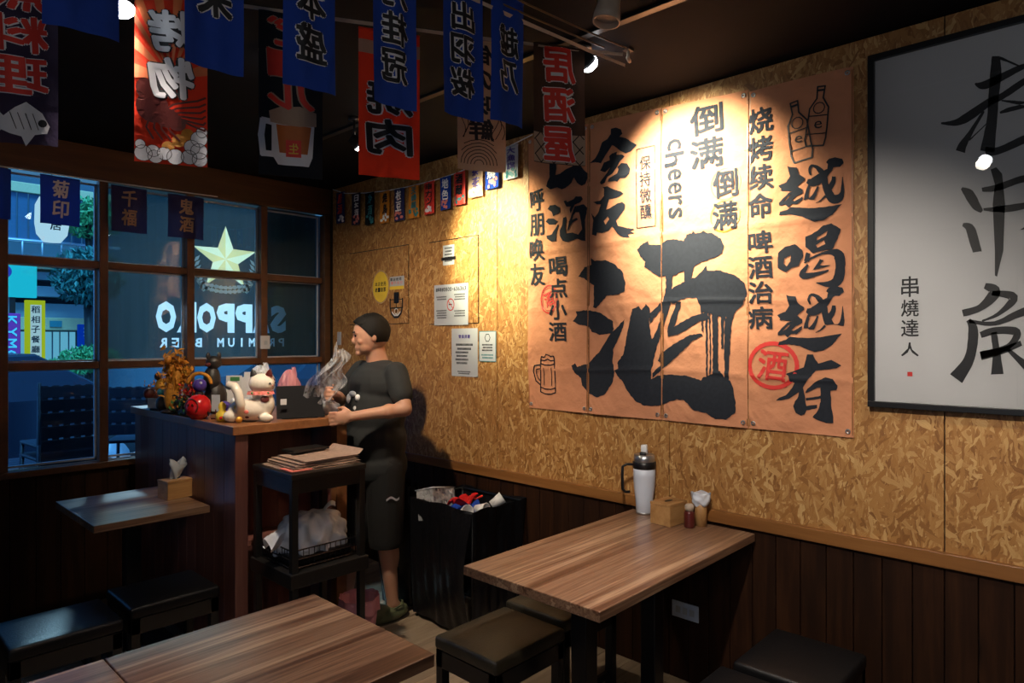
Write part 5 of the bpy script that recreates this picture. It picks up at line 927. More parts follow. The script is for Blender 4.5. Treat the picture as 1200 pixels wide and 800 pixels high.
o = fig('dark_foliage', 'low heap of dark leaves and charms along the counter edge', (1.41, 3.74, Z), [('base', 'darkfig', [((0, 0, .02), (.03, .12, .022)), ((0, .06, .05), (.03, .05, .04)), ((0, -.05, .045), (.03, .045, .03))])], 'ornament')
flutter(o, 'leaves', 'green', (0, 0, .05), (.04, .16, .05), 110, 11, .014); flutter(o, 'charms', 'orange', (-.02, -.01, .06), (.03, .12, .04), 26, 12, .010); flutter(o, 'dark_leaves', 'darkfig', (0, 0, .06), (.04, .18, .06), 180, 13, .016)
o = fig('black_cat_statue', 'tall black animal statue between the rosette and the lucky cat', (1.56, 3.72, Z), [('body', 'darkfig', [((0, 0, .09), (.062, .055, .095)), ((-.02, 0, .19), (.045, .045, .08))]), ('head', 'darkfig', [((-.015, -.01, .285), (.042, .04, .038))]), ('ear', 'darkfig', [((-.045, -.01, .322), (.012, .008, .02))]), ('ear', 'darkfig', [((.015, -.01, .322), (.012, .008, .02))]), ('snout', 'maroon', [((-.055, -.03, .275), (.016, .014, .012))])])
o = thing('golden_arch', 'ochre arch ornament around a dark blue ball', 'ornament', (1.46, 3.685, Z), R(-42)); MB().tube([(.06 * math.cos(t), 0, .17 + .06 * math.sin(t)) for t in [k * math.pi / 12 for k in range(13)]], .010, 8).build('arch', M['ochre'], o); MB().ell((0, 0, .165), .036, 16).build('ball', M['purple'], o); MB().lathe([(.04, 0), (.03, .02), (.02, .13)], 16).build('stand', M['darkfig'], o); MB().ell((.018, -.03, .18), .008, 8).build('pearl', M['white'], o)
o = fig('indigo_charm', 'indigo and silver round charm behind the yellow gourd', (1.50, 3.42, Z), [('cushion', 'purple', [((0, 0, .03), (.05, .04, .032)), ((-.02, 0, .07), (.03, .03, .025))]), ('silver_drum', 'silver', [((.022, -.02, .085), (.022, .016, .028))]), ('gold_stud', 'gold', [((.05, -.01, .075), (.010, .010, .010))])])
for k, (x, y, zz, w, h, lb) in enumerate(((1.66, 3.70, Z, .085, .21, 'stack of cut white paper cards standing behind the lucky cat'), (1.78, 3.72, Z, .10, .225, 'tall cream card box behind the head of the lucky cat'))):
    o = thing('paper_stack', lb, 'paper', (x, y, zz), R(-40))
    for j in range(5): MB().box(-w / 2 + .004 * j * (-1) ** j, w / 2 + .003 * j, -.02 + .009 * j, -.013 + .009 * j, 0, h - .010 * j, .0008).build('card', M['art_paper'], o)
    if k == 0: MB().box(-.02, .03, -.022, -.0205, h - .03, h - .008).build('green_tab', M['green'], o)
tb = thing('tablet_computer', 'black tablet on a slanted stand seen from behind on the counter', 'tablet', (1.79, 3.225, Z), R(-24))
MB().add([(-.115, -.055, .004), (.125, -.055, .004), (.125, -.042, .004), (-.115, -.042, .004), (-.115, .045, .165), (.105, .045, .165), (.105, .055, .160), (-.115, .055, .160)], [(0, 1, 2, 3), (4, 7, 6, 5), (0, 4, 5, 1), (1, 5, 6, 2), (2, 6, 7, 3), (3, 7, 4, 0)]).build('screen_back', M['matte_black'], tb)
MB().box(-.09, .09, -.05, .07, 0, .006, .002).build('stand_foot', M['black'], tb); MB().add([(-.09, .07, .006), (.09, .07, .006), (.08, .048, .155), (-.08, .048, .155), (-.09, .064, .006), (.09, .064, .006), (.08, .044, .153), (-.08, .044, .153)], [(0, 1, 2, 3), (7, 6, 5, 4), (0, 4, 5, 1), (0, 3, 7, 4), (1, 5, 6, 2)]).build('stand_panel', M['matte_black'], tb)
MB().box(-.098, -.068, -.062, -.058, .075, .105, .001).build('pale_tag', M['art_paper'], tb)
def crumple(name, label, loc, r, m, seed, cat='bag'):
    rg = random.Random(seed); ph = [rg.uniform(0, 6) for _ in range(6)]
    def g(u, v):
        t = u * math.tau; p = v * math.pi * .98 + .01; nn = 1 + .16 * math.sin(3 * t + ph[0] + 4 * v) + .11 * math.sin(7 * t + ph[1] - 6 * v) + .07 * math.sin(13 * t + ph[2] + 12 * v)
        return (r[0] * math.sin(p) * math.cos(t) * nn, r[1] * math.sin(p) * math.sin(t) * nn, max(0, r[2] * (1 + math.cos(p) * (1 + .12 * math.sin(5 * t + ph[3])))))
    o = thing(name, label, cat, loc); MB().grid(g, 48, 24).build('crumpled_film', M[m], o)
    MB().grid(lambda u, v: (r[0] * (.2 + .5 * u), r[1] * (-.3 + .3 * v), r[2] * (1.75 + .5 * math.sin(u * 3 + v * 2))), 8, 6).build('loose_end', M[m], o); return o
crumple('plastic_bag', 'upright pale blue and white plastic package against the window', (1.93, 3.95, Z), (.075, .05, .12), 'bag', 1)
crumple('plastic_bag', 'pinkish purple package behind the tablet on the counter', (2.0, 3.72, Z), (.06, .05, .11), plain('violet_film', (.22, .10, .30), .3) and 'pinkbag', 2)
crumple('plastic_bag', 'low crumpled clear bag lying between tablet and waiter', (1.93, 3.42, Z), (.10, .09, .055), 'film', 3)
crumple('plastic_bag', 'crumpled white bag on the counter edge under the hands of the waiter', (1.97, 3.25, Z), (.055, .06, .04), 'bag', 4)

# ------------------------------------------------------------------ the waiter
pr = thing('person', 'person in charcoal t-shirt, black shorts and olive clogs holding a clear bag beside the counter', 'person', (2.245, 3.175, 0), math.atan2(.05, -1))
def limb(mb, pts):
    P = [Vector(p[:3]) for p in pts]
    for i in range(len(pts) - 1):
        a, b = P[i], P[i + 1]; ra, rb = pts[i][3], pts[i + 1][3]; mb.tube([a, a.lerp(b, .5), b], [ra, (ra + rb) / 2, rb], 14)
    for p, q in zip(P, pts): mb.ell(p, q[3], 14)
AN = (-.035, .11); BN = (.13, -.11)     # ankles (left foot, right foot)
EL, WL = (.01, .295, 1.195), (.255, .165, 1.165)
ER, WR = (.10, -.235, 1.22), (.275, -.04, 1.265)
body = MB()
for s, (ax, ay), kx in ((1, AN, .0), (-1, BN, .10)):
    limb(body, [(0, s * .085, .90, .085), (kx, s * .095, .47, .056), (ax, ay, .09, .034)])
    body.ell((kx - .018 + (ax - kx) * .3, s * .097, .35), (.052, .050, .11), 16)
    limb(body, [(ax, ay, .09, .036), (ax - .03, ay, .045, .032), (ax + .10, ay + s * .01, .035, .030), (ax + .17, ay + s * .01, .03, .024)])
body.ell((0, 0, .95), (.115, .155, .10), 18); body.ell((-.005, 0, 1.10), (.105, .140, .14), 18); body.ell((-.005, 0, 1.28), (.118, .165, .15), 18); body.ell((-.01, 0, 1.38), (.095, .165, .075), 18)
limb(body, [(-.015, 0, 1.40, .070), (.0, 0, 1.47, .060), (.02, 0, 1.53, .057)])
# head, tilted down a little
HC = Vector((.040, 0, 1.600)); HM = Matrix.Translation(HC) @ Matrix.Rotation(R(-24), 4, 'Z') @ Matrix.Rotation(R(8), 4, 'Y')
def he(c, r, n=14): body.ell(c, r, n, M=HM)
he((0, 0, 0), (.098, .079, .108), 20); he((.030, 0, -.055), (.064, .062, .058), 16); he((-.035, 0, .015), (.077, .078, .085), 16)
he((.098, 0, -.022), (.016, .012, .020), 10); he((.091, 0, -.002), (.010, .008, .024), 10); he((.078, 0, -.094), (.022, .024, .018), 10)
he((.090, 0, -.062), (.009, .024, .006), 10); he((.087, 0, -.074), (.009, .020, .006), 10)
for s in (1, -1):
    he((-.005, s * .080, -.012), (.018, .008, .030), 10); he((.082, s * .030, .020), (.012, .022, .007), 10); he((.065, s * .046, -.030), (.022, .016, .018), 10)
def arm(sh, e, w, s):
    limb(body, [(*sh, .054), (*e, .040), (*w, .026)])
    d = (Vector(w) - Vector(e)).normalized(); m = Vector(e).lerp(Vector(w), .3); body.ell(m, (.046, .043, .043), 14)
    side = Vector((0, 0, 1)).cross(d).normalized() * (1 if s > 0 else -1); up = d.cross(side).normalized() * (1 if s > 0 else -1)
    pc = Vector(w) + d * .045; X = Matrix.Translation(pc) @ Matrix((d, up, side)).transposed().to_4x4()
    body.ell((0, 0, 0), (.050, .040, .018), 14, M=X)
    curl = -side * .6
    for k, (ln, o_) in enumerate(((.066, -.030), (.076, -.010), (.072, .011), (.056, .031))):
        b0 = pc + d * .036 + up * o_; b1 = b0 + (d * .85 - side * .35).normalized() * ln * .5; b2 = b1 + (d * .30 - side * .95).normalized() * ln * .32; b3 = b2 + (-side * .9 - d * .35).normalized() * ln * .25
        limb(body, [(*b0, .0090), (*b1, .0085), (*b2, .0078), (*b3, .0068)])
    t0 = Vector(w) + d * .015 - up * -.028; t1 = t0 + (d * .6 + up * .55 - side * .4).normalized() * .036; t2 = t1 + (d * .75 - side * .5).normalized() * .030
    limb(body, [(*t0, .012), (*t1, .0105), (*t2, .0085)])
arm((-.012, .185, 1.385), EL, WL, 1); arm((-.012, -.185, 1.385), ER, WR, -1)
remesh(body, .0055, 'body', M['skin'], pr, 5)
sh = MB(); sh.ell((.010, 0, 1.00), (.170, .200, .20), 20); sh.ell((.0, 0, .86), (.165, .200, .16), 20); sh.ell((.01, 0, 1.16), (.165, .200, .20), 20); sh.ell((-.0, 0, 1.31), (.145, .200, .135), 20); sh.ell((-.012, 0, 1.405), (.095, .170, .055), 20)
for s, e in ((1, EL), (-1, ER)):
    S0 = Vector((-.012, s * .18, 1.385)); E0 = Vector(e); limb(sh, [(*S0, .066), (*S0.lerp(E0, .35), .066), (*S0.lerp(E0, .62), .064)])
shirt = remesh(sh, .008, 'tshirt', M['shirt'], pr, 6)
bm = bmesh.new(); bm.from_mesh(shirt.data); bmesh.ops.bisect_plane(bm, geom=bm.verts[:] + bm.edges[:] + bm.faces[:], plane_co=(0, 0, .76), plane_no=(0, 0, -1), clear_outer=True); bm.to_mesh(shirt.data); bm.free()
q = MB(); lg = [(-.03, .02), (-.01, .045), (.02, .03), (.035, .0), (.02, -.03), (-.01, -.04), (-.035, -.02)]
hz_ = MB(); 
st = MB(); st.ell((0, 0, .84), (.155, .190, .14), 20)
for s, kx in ((1, .005), (-1, .10)): limb(st, [(0, s * .090, .86, .112), (kx * .55, s * .096, .62, .106), (kx * .9, s * .100, .44, .096)])
shr = remesh(st, .008, 'shorts', M['shorts'], pr, 6)
bm = bmesh.new(); bm.from_mesh(shr.data); bmesh.ops.bisect_plane(bm, geom=bm.verts[:] + bm.edges[:] + bm.faces[:], plane_co=(0, 0, .415), plane_no=(0, 0, -1), clear_outer=True); bm.to_mesh(shr.data); bm.free()
MB().grid(lambda u, v: (-.01 + .07 * u, .211 - .3 * u * u * .07 + .001, .705 - .012 * v - .008 * math.sin(u * 7)), 10, 3).build('pocket_mark', M['silver'], pr, 'small pale scuffed mark on the shorts')
for s in (1,):
    X = Matrix.Translation((.0, 0, 0)); a_ = MB()
    for c, r in (((.118, -.035, 1.27), (.006, .020, .030)), ((.116, .035, 1.22), (.006, .026, .022)), ((.118, .0, 1.30), (.006, .030, .016)), ((.116, .05, 1.28), (.006, .014, .02))): a_.ell((c[0] + .038, c[1], c[2] - .03), (.016, r[1], r[2]), 10)
    a_.build('shirt_print', M['whiteink'], pr, 'white print on the shirt chest')
# hair cap
hb = MB(); hb.ell((-.012, 0, .018), (.103, .090, .105), 36); hb.ell((.030, 0, .068), (.060, .068, .042), 20); ho = hb.build('hair', M['hair'], pr, 'short black hair')
bm = bmesh.new(); bm.from_mesh(ho.data)
bmesh.ops.bisect_plane(bm, geom=bm.verts[:] + bm.edges[:] + bm.faces[:], plane_co=Vector((.040, 0, .028)), plane_no=Vector((.80, 0, -.60)), clear_outer=True)
bmesh.ops.bisect_plane(bm, geom=bm.verts[:] + bm.edges[:] + bm.faces[:], plane_co=Vector((-.05, 0, -.050)), plane_no=Vector((.1, 0, -1)), clear_outer=True)
rgh = random.Random(5)
for v_ in bm.verts: v_.co *= 1 + rgh.uniform(-.015, .02)
bmesh.ops.transform(bm, matrix=HM, verts=bm.verts); bm.to_mesh(ho.data); bm.free()
for s in (1, -1):
    MB().ell((.088, s * .030, .004), (.007, .012, .007), 12, M=HM).build('eye', M['eye'], pr); MB().ell((.092, s * .030, .026), (.006, .020, .004), 10, M=HM).build('eyebrow', M['hair'], pr)
    (ax, ay) = AN if s > 0 else BN; yy = ay + s * .008
    c = MB(); c.ell((ax + .06, yy, .035), (.160, .062, .040), 20); c.ell((ax + .120, yy, .060), (.095, .060, .048), 18); c.ell((ax - .045, yy, .045), (.045, .046, .035), 16); cl = remesh(c, .006, 'clog', M['clog'], pr, 5)
    for v_ in cl.data.vertices: v_.co.z = max(v_.co.z, 0.001)
    MB().tube([(ax + .02, yy + .047, .075), (ax - .03, yy + .045, .085), (ax - .062, yy, .085), (ax - .03, yy - .045, .085), (ax + .02, yy - .047, .075)], .006, 6).build('clog_strap', M['clog'], pr)
# clear bag held by both hands
hb = thing('clear_bag', 'clear crinkled plastic bag held up by the waiter over the counter', 'bag', (1.975, 3.16, 1.20), math.atan2(.45, -.9))
MB().grid(lambda u, v: (-.02 + .22 * (1 - v) * (.35 + .65 * u) + .02 * math.sin(v * 9 + u * 5), .03 * math.sin(u * 7 + v * 3) + .015 * math.sin(u * 17 - v * 9), .005 + .30 * v * (.75 + .25 * u) + .05 * u + .012 * math.sin(u * 13)), 30, 30).build('front_film', M['film'], hb)
MB().grid(lambda u, v: (-.05 + .20 * (1 - v) * (.3 + .6 * u) + .02 * math.sin(v * 8 + u * 6), .045 + .03 * math.sin(u * 6 + v * 4) + .015 * math.sin(u * 15 - v * 8), .03 + .26 * v * (.75 + .25 * u) + .04 * u), 30, 30).build('back_film', M['film'], hb)

# ------------------------------------------------------------------ outside the window
struct('ground', MB().box(-14, 30, YC + .1, 40, -.35, -.02), plain('blue_grey_paving', (.030, .036, .055), .6, 0, .3, 2, .2))
# printed sheet hung outside the glass, with the mirrored beer logo
vt = NT('smoky_banner_vinyl'); cc = vt.coord(); nn = vt.noise(vt.mapping(cc, (14, 1, .8)), 1.5, 3); v_ = vt.mix(nn, (.085, .085, .078), (.17, .165, .15))
vd = vt.n('ShaderNodeBsdfPrincipled', i={'Base Color': v_, 'Roughness': .35}); vr = vt.n('ShaderNodeBsdfTranslucent', i={'Color': v_}); vp = vt.n('ShaderNodeBsdfTransparent', i={'Color': (.75, .68, .55, 1)})
m1 = vt.n('ShaderNodeMixShader', i={0: .12, 1: vd.outputs[0], 2: vr.outputs[0]}); vt.surf(vt.n('ShaderNodeMixShader', i={0: .26, 1: m1.outputs[0], 2: vp.outputs[0]}).outputs[0])
def backlit(name, col, tr=.6):
    t = NT(name); d = t.n('ShaderNodeBsdfDiffuse', i={'Color': (*col, 1)}); q = t.n('ShaderNodeBsdfTranslucent', i={'Color': (*col, 1)}); t.surf(t.n('ShaderNodeMixShader', i={0: tr, 1: d.outputs[0], 2: q.outputs[0]}).outputs[0]); return t.m
bw = backlit('translucent_white_print', (.92, .92, .92)); bg = backlit('translucent_gold_print', (.95, .68, .28)); bg2 = backlit('translucent_pale_gold_print', (1, .85, .5))
YV = 4.66
vb = thing('window_banner', 'smoky vinyl sheet outside the window with a mirrored star and beer lettering', 'banner', (2.0, YV, 1.42))
VP = Plane((0, 0, 0), (1, 0, 0), (0, 0, 1), (0, -1, 0)); OV = Vector((2.0, YV, 1.42))
VQ = Plane(-OV + Vector((0, YV, 0)), (1, 0, 0), (0, 0, 1), (0, -1, 0))
wh = MB(); word_tris = []
def cut_word(word, X0, X1, cz, fw, h, off):
    st = (X1 - X0) / len(word)
    for k, c in enumerate(word):
        if c == ' ': continue
        v, f, bb = glyph(c, off); w = st * (fw if c != 'I' else .16); cx = X1 - st * (k + .5)
        P = [(cx - ((x - (bb[0] + bb[1]) / 2) * w / (bb[1] - bb[0])), cz + (y - (bb[2] + bb[3]) / 2) * h / (bb[3] - bb[2])) for x, y in v]
        lay(wh, VQ, P, f, .0008); word_tris.extend([[P[q] for q in g_] for g_ in f])
def star(cx, cz, r, r2=.40, squash=1): return [(cx + (r if k % 2 == 0 else r * r2) * math.sin(k * math.pi / 5), cz + (r if k % 2 == 0 else r * r2) * math.cos(k * math.pi / 5) * squash) for k in range(10)]
sc = (2.022, 2.135)
st_ = star(*sc, .232); word_tris += [[sc, st_[k], st_[(k + 1) % 10]] for k in range(10)]; a = MB(); b = MB()
for k in range(10):
    (a if k % 2 else b).add([VQ.p(*sc, .003), VQ.p(*st_[k], .003), VQ.p(*st_[(k + 1) % 10], .003)], [(0, 1, 2)])
a.build('star_print', bg, vb); b.build('star_facets', bg2, vb)
a = MB()
for s in (-1, 1):
    for k in range(7):
        t = k / 6; x = sc[0] + s * (.215 - .06 * t * t); z_ = 2.12 - .20 * t
        poly2(a, VQ, [[(x, z_ - .02), (x + s * .022, z_ + .01), (x + s * .03, z_ + .045), (x + s * .008, z_ + .03)]], .003); poly2(a, VQ, [[(x, z_ - .02), (x - s * .028, z_ - .005), (x - s * .04, z_ + .028), (x - s * .012, z_ + .012)]], .003)
rg = random.Random(4)
for k in range(22):
    x = sc[0] + (-.16 + .32 * (k % 11) / 10); z_ = (1.945 if k < 11 else 1.915) - .03 * math.cos((x - sc[0]) * 9) + .02
    an = rg.uniform(0, 3); poly2(a, VQ, [[(x + math.cos(an + q * 1.26) * .021, z_ + math.sin(an + q * 1.26) * .015) for q in range(5)]], .003)
a.build('hop_print', bw, vb)
cut_word('SAPPORO', 1.565, 2.480, 1.722, .97, .205, .06); cut_word('PREMIUM BEER', 1.575, 2.476, 1.551, .62, .062, .03)
wh.build('beer_lettering', bw, vb)
dk = MB(); xa, xb, z, dz = 1.27, 2.72, 1.421, .003      # the dark ink leaves letters and star as bare translucent vinyl
while z < 2.55:
    zc = z + dz / 2; iv = []
    for T in word_tris:
        zs = [q[1] for q in T]
        if min(zs) < zc < max(zs):
            xs = [a_[0] + (b_[0] - a_[0]) * (zc - a_[1]) / (b_[1] - a_[1]) for a_, b_ in zip(T, T[1:] + T[:1]) if (a_[1] > zc) != (b_[1] > zc)]
            if len(xs) > 1: iv.append((min(xs), max(xs)))
    z2 = z + dz
    if not iv:
        while z2 < 2.55 and not any(min(q[1] for q in T) < z2 + dz / 2 < max(q[1] for q in T) for T in word_tris): z2 += dz
    x = xa
    for a_, b_ in sorted(iv):
        if a_ > x + 1e-4: rect2(dk, VQ, x, a_, z, z2, .0016)
        x = max(x, b_)
    rect2(dk, VQ, x, xb, z, z2, .0016); z = z2
dk.build('dark_print', vt.m, vb)
bs = thing('blue_curtain', 'dark slate blue sheet hung slantwise outside the rightmost panes', 'curtain', (2.55, YV + .05, 1.38)); t = plain('slate_blue_tarp', (.045, .085, .14), .5, 0, .2, 5, .3)
MB().grid(lambda u, v: (-.24 + .75 * u, .012 * math.sin(u * 9 + v * 2), 1.17 * v), 16, 20).build('sheet', t, bs); MB().tube([(-.02, -.02, .30), (.12, -.02, .62), (.26, -.02, 1.05)], .006, 6).build('fold', M['black'], bs)
o = thing('paper_lantern', 'glowing white lantern hanging outside behind a blue flag', 'lantern', (1.114, 5.2, 2.21)); MB().lathe([(.0, 0), (.05, .002), (.085, .05), (.095, .12), (.092, .24), (.07, .29), (0, .295)], 24).build('shade', emit('lantern_glow', (1, .93, .84), 1.0), o)
a = MB(); pl = Plane((0, -.096, 0), (1, 0, 0), (0, 0, 1), (0, -1, 0)); put(a, pl, '居', .0, .10, .06, .06, .02); a.build('lettering', M['ink'], o); MB().lathe([(0, .295), (.04, .295), (.04, .31), (0, .31)], 16).build('cap', M['black'], o)
MB().tube([(1.114, 5.2, 2.51), (1.114, 5.2, 2.81)], .004, 5).build('hanging_cord', M['black']); bpy.data.objects['hanging_cord'].parent = o; bpy.data.objects['hanging_cord'].location = (-1.114, -5.2, -2.21)
struct('trim_1', MB().box(-1, 4, 5.15, 5.25, 2.80, 2.88, .004).box(-.9, -.82, YC + .1, 5.15, 2.80, 2.88).box(3.8, 3.88, YC + .1, 5.15, 2.80, 2.88), M['beam'])
# stacked outdoor chairs
DB = plain('navy_plastic_rattan', (.006, .010, .028), .5)
def out_chair(x, y, z, rz, label):
    o = thing('outdoor_chair', label, 'chair', (x, y, z), rz, 'dark plastic chairs outside the window')
    for sx in (-1, 1):
        MB().tube([(sx * .215, .20, 0), (sx * .20, .16, .44)], .013, 6).build('leg', DB, o); MB().tube([(sx * .215, -.22, 0), (sx * .20, -.19, .44), (sx * .205, -.235, .88)], .013, 6).build('leg', DB, o)
    MB().box(-.21, .21, -.20, .20, .43, .455, .01).build('seat', DB, o)
    for k in range(4): MB().box(-.20, .20, -.245, -.232, .50 + .092 * k, .578 + .092 * k, .003).build('back_slat', DB, o)
    for k in range(6): MB().box(-.20 + .0660 * k, -.20 + .0660 * k + .040, -.243, -.234, .51, .86, .001).build('back_rib', DB, o)
    return o
for k, (x, y, z, rz, lb) in enumerate(((1.27, 5.62, .40, 4, 'dark outdoor chair on top of the stack seen through the lower left pane'), (1.27, 5.62, .31, 4, 'dark outdoor chair second from the top of the stack outside'), (1.27, 5.62, .22, 4, 'dark outdoor chair third from the top of the stack outside'), (1.27, 5.62, -.02, 4, 'dark outdoor chair at the bottom of the stack outside'), (1.82, 5.70, .36, -28, 'dark outdoor chair seen past the mullion beside the counter'))):
    out_chair(x, y, z, R(rz), lb)
o = thing('outdoor_table', 'low dark slatted table standing outside behind the chairs', 'table', (1.35, 6.3, -.02))
for k in range(5): MB().box(-.35, .35, -.3 + .12 * k, -.2 + .12 * k, .62, .64, .003).build('slat', DB, o)
for sx in (-.32, .32):
    for sy in (-.27, .27): MB().box(sx - .02, sx + .02, sy - .02, sy + .02, 0, .62).build('leg', DB, o)
# cars
def car(x, y, rz, col, label, s=1):
    o = thing('car', label, 'car', (x, y, -.02), rz, None); m = plain('car_paint', tuple(x * .3 for x in col), .18, .3, .05); 
    side = [(-2.15, .35), (-2.2, .75), (-1.9, .92), (-1.1, 1.0), (-.5, 1.42), (.75, 1.45), (1.45, 1.02), (2.05, .92), (2.2, .7), (2.15, .35)]
    mb = MB(); n = len(side)
    rings = []
    for yy, sc_ in ((-.88, .94), (-.80, 1.0), (.80, 1.0), (.88, .94)): rings.append([(px_ * (1 if sc_ == 1 else .985), yy * (1 if pz_ < 1.1 else .80), pz_ * (1 if sc_ == 1 else .985)) for px_, pz_ in side])
    v = [p for r_ in rings for p in r_]; f = []
    for i in range(3):
        for k in range(n): f.append((i * n + k, i * n + (k + 1) % n, (i + 1) * n + (k + 1) % n, (i + 1) * n + k))
    f.append(tuple(range(n))[::-1]); f.append(tuple(3 * n + k for k in range(n))); mb.add(v, f).build('body', m, o)
    gm = M['eye']
    for s_ in (-1, 1):
        MB().add([(-.95, s_ * .83, 1.02), (.1, s_ * .83, 1.02), (.1, s_ * .715, 1.36), (-.48, s_ * .715, 1.36)], [(0, 1, 2, 3)]).build('side_window', gm, o)
        MB().add([(.16, s_ * .83, 1.02), (1.2, s_ * .83, 1.02), (.72, s_ * .715, 1.37), (.16, s_ * .715, 1.37)], [(0, 1, 2, 3)]).build('side_window', gm, o)
        for wx in (-1.35, 1.35):
            w_ = MB().lathe([(0, -.1), (.30, -.1), (.33, -.07), (.33, .07), (.30, .1), (0, .1)], 20, M=Matrix.Translation((wx, s_ * .80, .33)) @ Matrix.Rotation(R(90), 4, 'X')).build('wheel', M['black'], o)
            MB().lathe([(0, -.112), (.19, -.108), (.2, .108), (0, .112)], 16, M=Matrix.Translation((wx, s_ * .80, .33)) @ Matrix.Rotation(R(90), 4, 'X')).build('hubcap', M['steel'], w_)
        MB().box(-2.22, -2.1, s_ * .62 - .15, s_ * .62 + .15, .62, .76, .02).build('headlight', M['whiteink'], o)
    return o
car(.75, 8.6, R(8), (.03, .04, .09), 'dark blue car parked across the street behind the chairs')
car(6.2, 10.4, R(2), (.05, .09, .15), 'dark blue-grey car seen far off past the counter end')
o = thing('roadside_pillar', 'white pillar outside just left of the counter', 'pillar', (2.15, 6.4, -.02)); MB().box(-.07, .07, -.08, .08, .04, 1.02, .004).build('shaft', M['whiteink'], o); MB().box(-.10, .10, -.11, .11, 0, .04, .004).build('foot', M['silver'], o)
# signs
def sign(name, label, x0, x1, y, z0, z1, m, fn=None):
    o = thing(name, label, 'sign', ((x0 + x1) / 2, y, z0)); w = x1 - x0; h = z1 - z0; MB().box(-w / 2, w / 2, 0, .10, 0, h, .01).build('board', m, o)
    MB().box(-.04, .04, .03, .08, -z0 - .02, 0).build('post', M['black'], o)
    if fn: fn(o, Plane((0, -.002, 0), (1, 0, 0), (0, 0, 1), (0, -1, 0)), w, h)
    return o
def turq(o, pl, w, h):
    a = MB(); disc2(a, pl, .10 * w - .30 * w, .72 * h, .12, .12, .004, 20); poly2(a, pl, [[(-.30 * w, .72 * h - .11), (-.1 * w, .72 * h - .11), (-.20 * w, .50 * h)]], .005); a.build('pin_print', M['purple'], o)
sign('turquoise_sign', 'glowing turquoise sign board with a dark map pin', 2.10, 2.78, 14, 2.30, 2.90, emit('turquoise_lightbox', (.03, .72, .74), .9), turq)
def kym(o, pl, w, h):
    a = MB()
    for k, c in enumerate('KYMCO'): put(a, pl, c, 0, h * (.88 - .19 * k), .15, .15, .02, False, .004, 0, 0, None, -math.pi / 2)
    a.build('lettering', plain('pale_cyan_print', (.2, .7, .75), .5), o)
sign('purple_sign', 'tall purple sign with sideways pale letters', 2.27, 2.53, 13.9, 1.0, 2.02, backlit('purple_board', (.30, .05, .30), 0), kym)
def yel(o, pl, w, h):
    a = MB(); rect2(a, pl, -.26 * w, .30 * w, .03 * h, .93 * h, .003); a.build('white_field', emit('lit_cream', (1, .95, .8), .75), o); a = MB()
    for k, c in enumerate('稻相子餐廳吧'[:6]): put(a, pl, c, 0, h * (.86 - .15 * k), .12, .12, .02, False, .006)
    a.build('lettering', M['ink'], o)
sign('yellow_sign', 'tall yellow shop sign with black characters on a white field', 2.54, 2.82, 13.6, 1.12, 2.24, emit('lit_yellow', (1, .78, .02), .75), yel)
def blu(o, pl, w, h):
    a = MB(); 
    for k in range(3): rect2(a, pl, -.3 * w, .35 * w, h * (.85 - .12 * k), h * (.89 - .12 * k), .004)
    put(a, pl, '鍋', 0, .3 * h, .12, .14, .01, False, .004); a.build('lettering', M['silver'], o)
sign('blue_sign', 'dark blue rounded sign above the hedge', 3.26, 3.62, 13.4, 1.30, 1.84, backlit('blue_board', (.02, .12, .55), 0), blu)
# building across the street
bd = thing('shop_building', 'pale shop front across the street with a lit glass entrance', 'building', (3.3, 15.6, -.02))
BB = plain('pale_facade', (.26, .34, .38), .7, 0, .1, 2, .1); BC = plain('cream_fascia', (.62, .50, .28), .6)
MB().box(-4, 9, .5, .8, 0, 8).build('back_wall', plain('slate_facade', (.07, .11, .15), .8, 0, .1, 2, .1), bd)
for k, (z0, z1, d) in enumerate(((2.0, 2.3, -.1), (2.42, 2.62, -.3), (2.75, 2.9, -.15))): MB().box(-.7, .75, d, .5, z0, z1, .01).build('canopy_beam', BB, bd)
MB().box(-.6, .55, -.25, .45, 1.78, 2.02, .01).build('fascia', BC, bd); MB().box(-.05, .15, -.27, -.25, 1.84, 1.96).build('fascia_logo', M['teal'], bd)
gl = emit('lit_shop_glass', (.45, .9, .95), .6)
for k in range(4): f = MB().box(-.58 + .28 * k, -.33 + .28 * k, .30, .34, .3, 1.75).build('shop_window', gl, bd); MB().box(-.46 + .28 * k, -.44 + .28 * k, .27, .30, .3, 1.75).build('window_bar', BB, f)
for s_ in (-.75, .78): MB().box(s_ - .08, s_ + .08, -.2, .5, 0, 2.8, .01).build('pillar', BB, bd)
MB().box(-.5, .6, -.3, .4, 2.95, 3.05).build('yellow_ledge', BC, bd)
sf = thing('steel_canopy', 'blue corrugated steel canopy high across the street', 'canopy', (2.9, 14.8, 3.05)); BL = plain('blue_steel', (.06, .13, .22), .4, .3)
for k in range(14): MB().box(-1.1 + .17 * k, -1.1 + .17 * k + .15, 0, .04, .35, 1.25, .01).build('corrugated_panel', BL, sf)
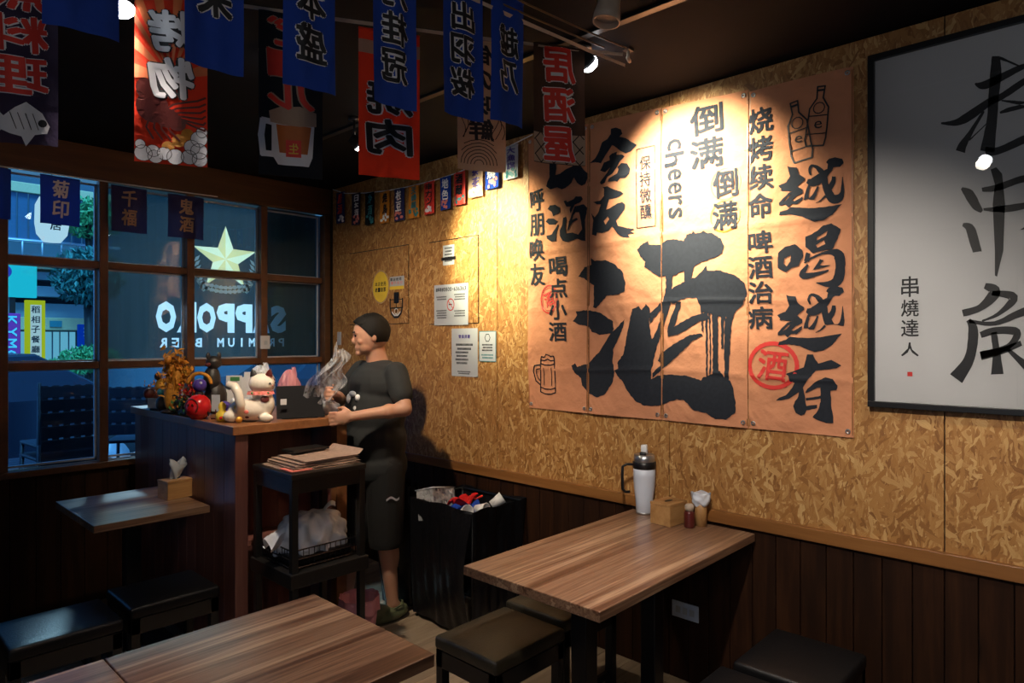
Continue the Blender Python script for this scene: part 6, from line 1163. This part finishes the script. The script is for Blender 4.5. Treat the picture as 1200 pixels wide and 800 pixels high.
MB().box(-1.2, 1.4, -.06, .06, 1.2, 1.38, .01).build('top_beam', BC, sf); MB().box(-1.2, 1.4, -.05, .05, .30, .36).build('bottom_beam', M['silver'], sf)
for k in range(7): MB().tube([(-1.1 + .3 * k, -.1, 0), (-1.1 + .3 * k, -.1, .32)], .015, 6).build('rail_post', M['silver'], sf)
MB().tube([(-1.2, -.1, .32), (1.2, -.1, .32)], .02, 6).build('hand_rail', M['silver'], sf)
GR = plain('blue_green_leaves', (.03, .16, .14), .6, 0, .5, 3); GR2 = plain('bright_green_leaves', (.06, .30, .10), .6, 0, .5, 3)
def foliage(name, label, x, y, z, r, n, m, seed, s=.08, trunk=None, cat='tree'):
    o = thing(name, label, cat, (x, y, -.02)); rg = random.Random(seed); mb = MB()
    for k in range(n):
        d = Vector((rg.gauss(0, 1), rg.gauss(0, 1), rg.gauss(0, 1))).normalized(); rr = rg.random() ** .4; p = Vector((d.x * r[0] * rr, d.y * r[1] * rr, z + d.z * r[2] * rr)); X = Matrix.Translation(p) @ Euler((rg.uniform(0, 6), rg.uniform(0, 6), rg.uniform(0, 6))).to_matrix().to_4x4()
        mb.add([X @ Vector(q) for q in ((-s, 0, 0), (0, -s * .4, 0), (s, 0, .02), (0, s * .4, 0))], [(0, 1, 2, 3)])
    mb.build('foliage', m, o, kind='stuff')
    MB().tube([(0, 0, 0), (.02, 0, z * .5), (0, .03, z)], trunk or .03, 7).build('trunk', M['darkfig'], o)
foliage('street_tree', 'leafy blue green tree over the shop across the street', 3.25, 12.8, 2.65, (.55, .5, .50), 1500, GR, 3, .07, .07)
foliage('street_tree', 'brighter green tree top behind the lantern', 3.62, 14.2, 3.85, (.60, .5, .38), 900, GR2, 6, .07, .06)
foliage('hedge_bush', 'green hedge bush right of the blue sign', 3.15, 12.3, 1.28, (.45, .3, .22), 900, GR2, 9, .05, .03, 'bush')
foliage('hedge_bush', 'low green hedge bush in front of the shop entrance', 2.62, 11.7, 1.16, (.35, .3, .14), 500, GR2, 10, .05, .03, 'bush')
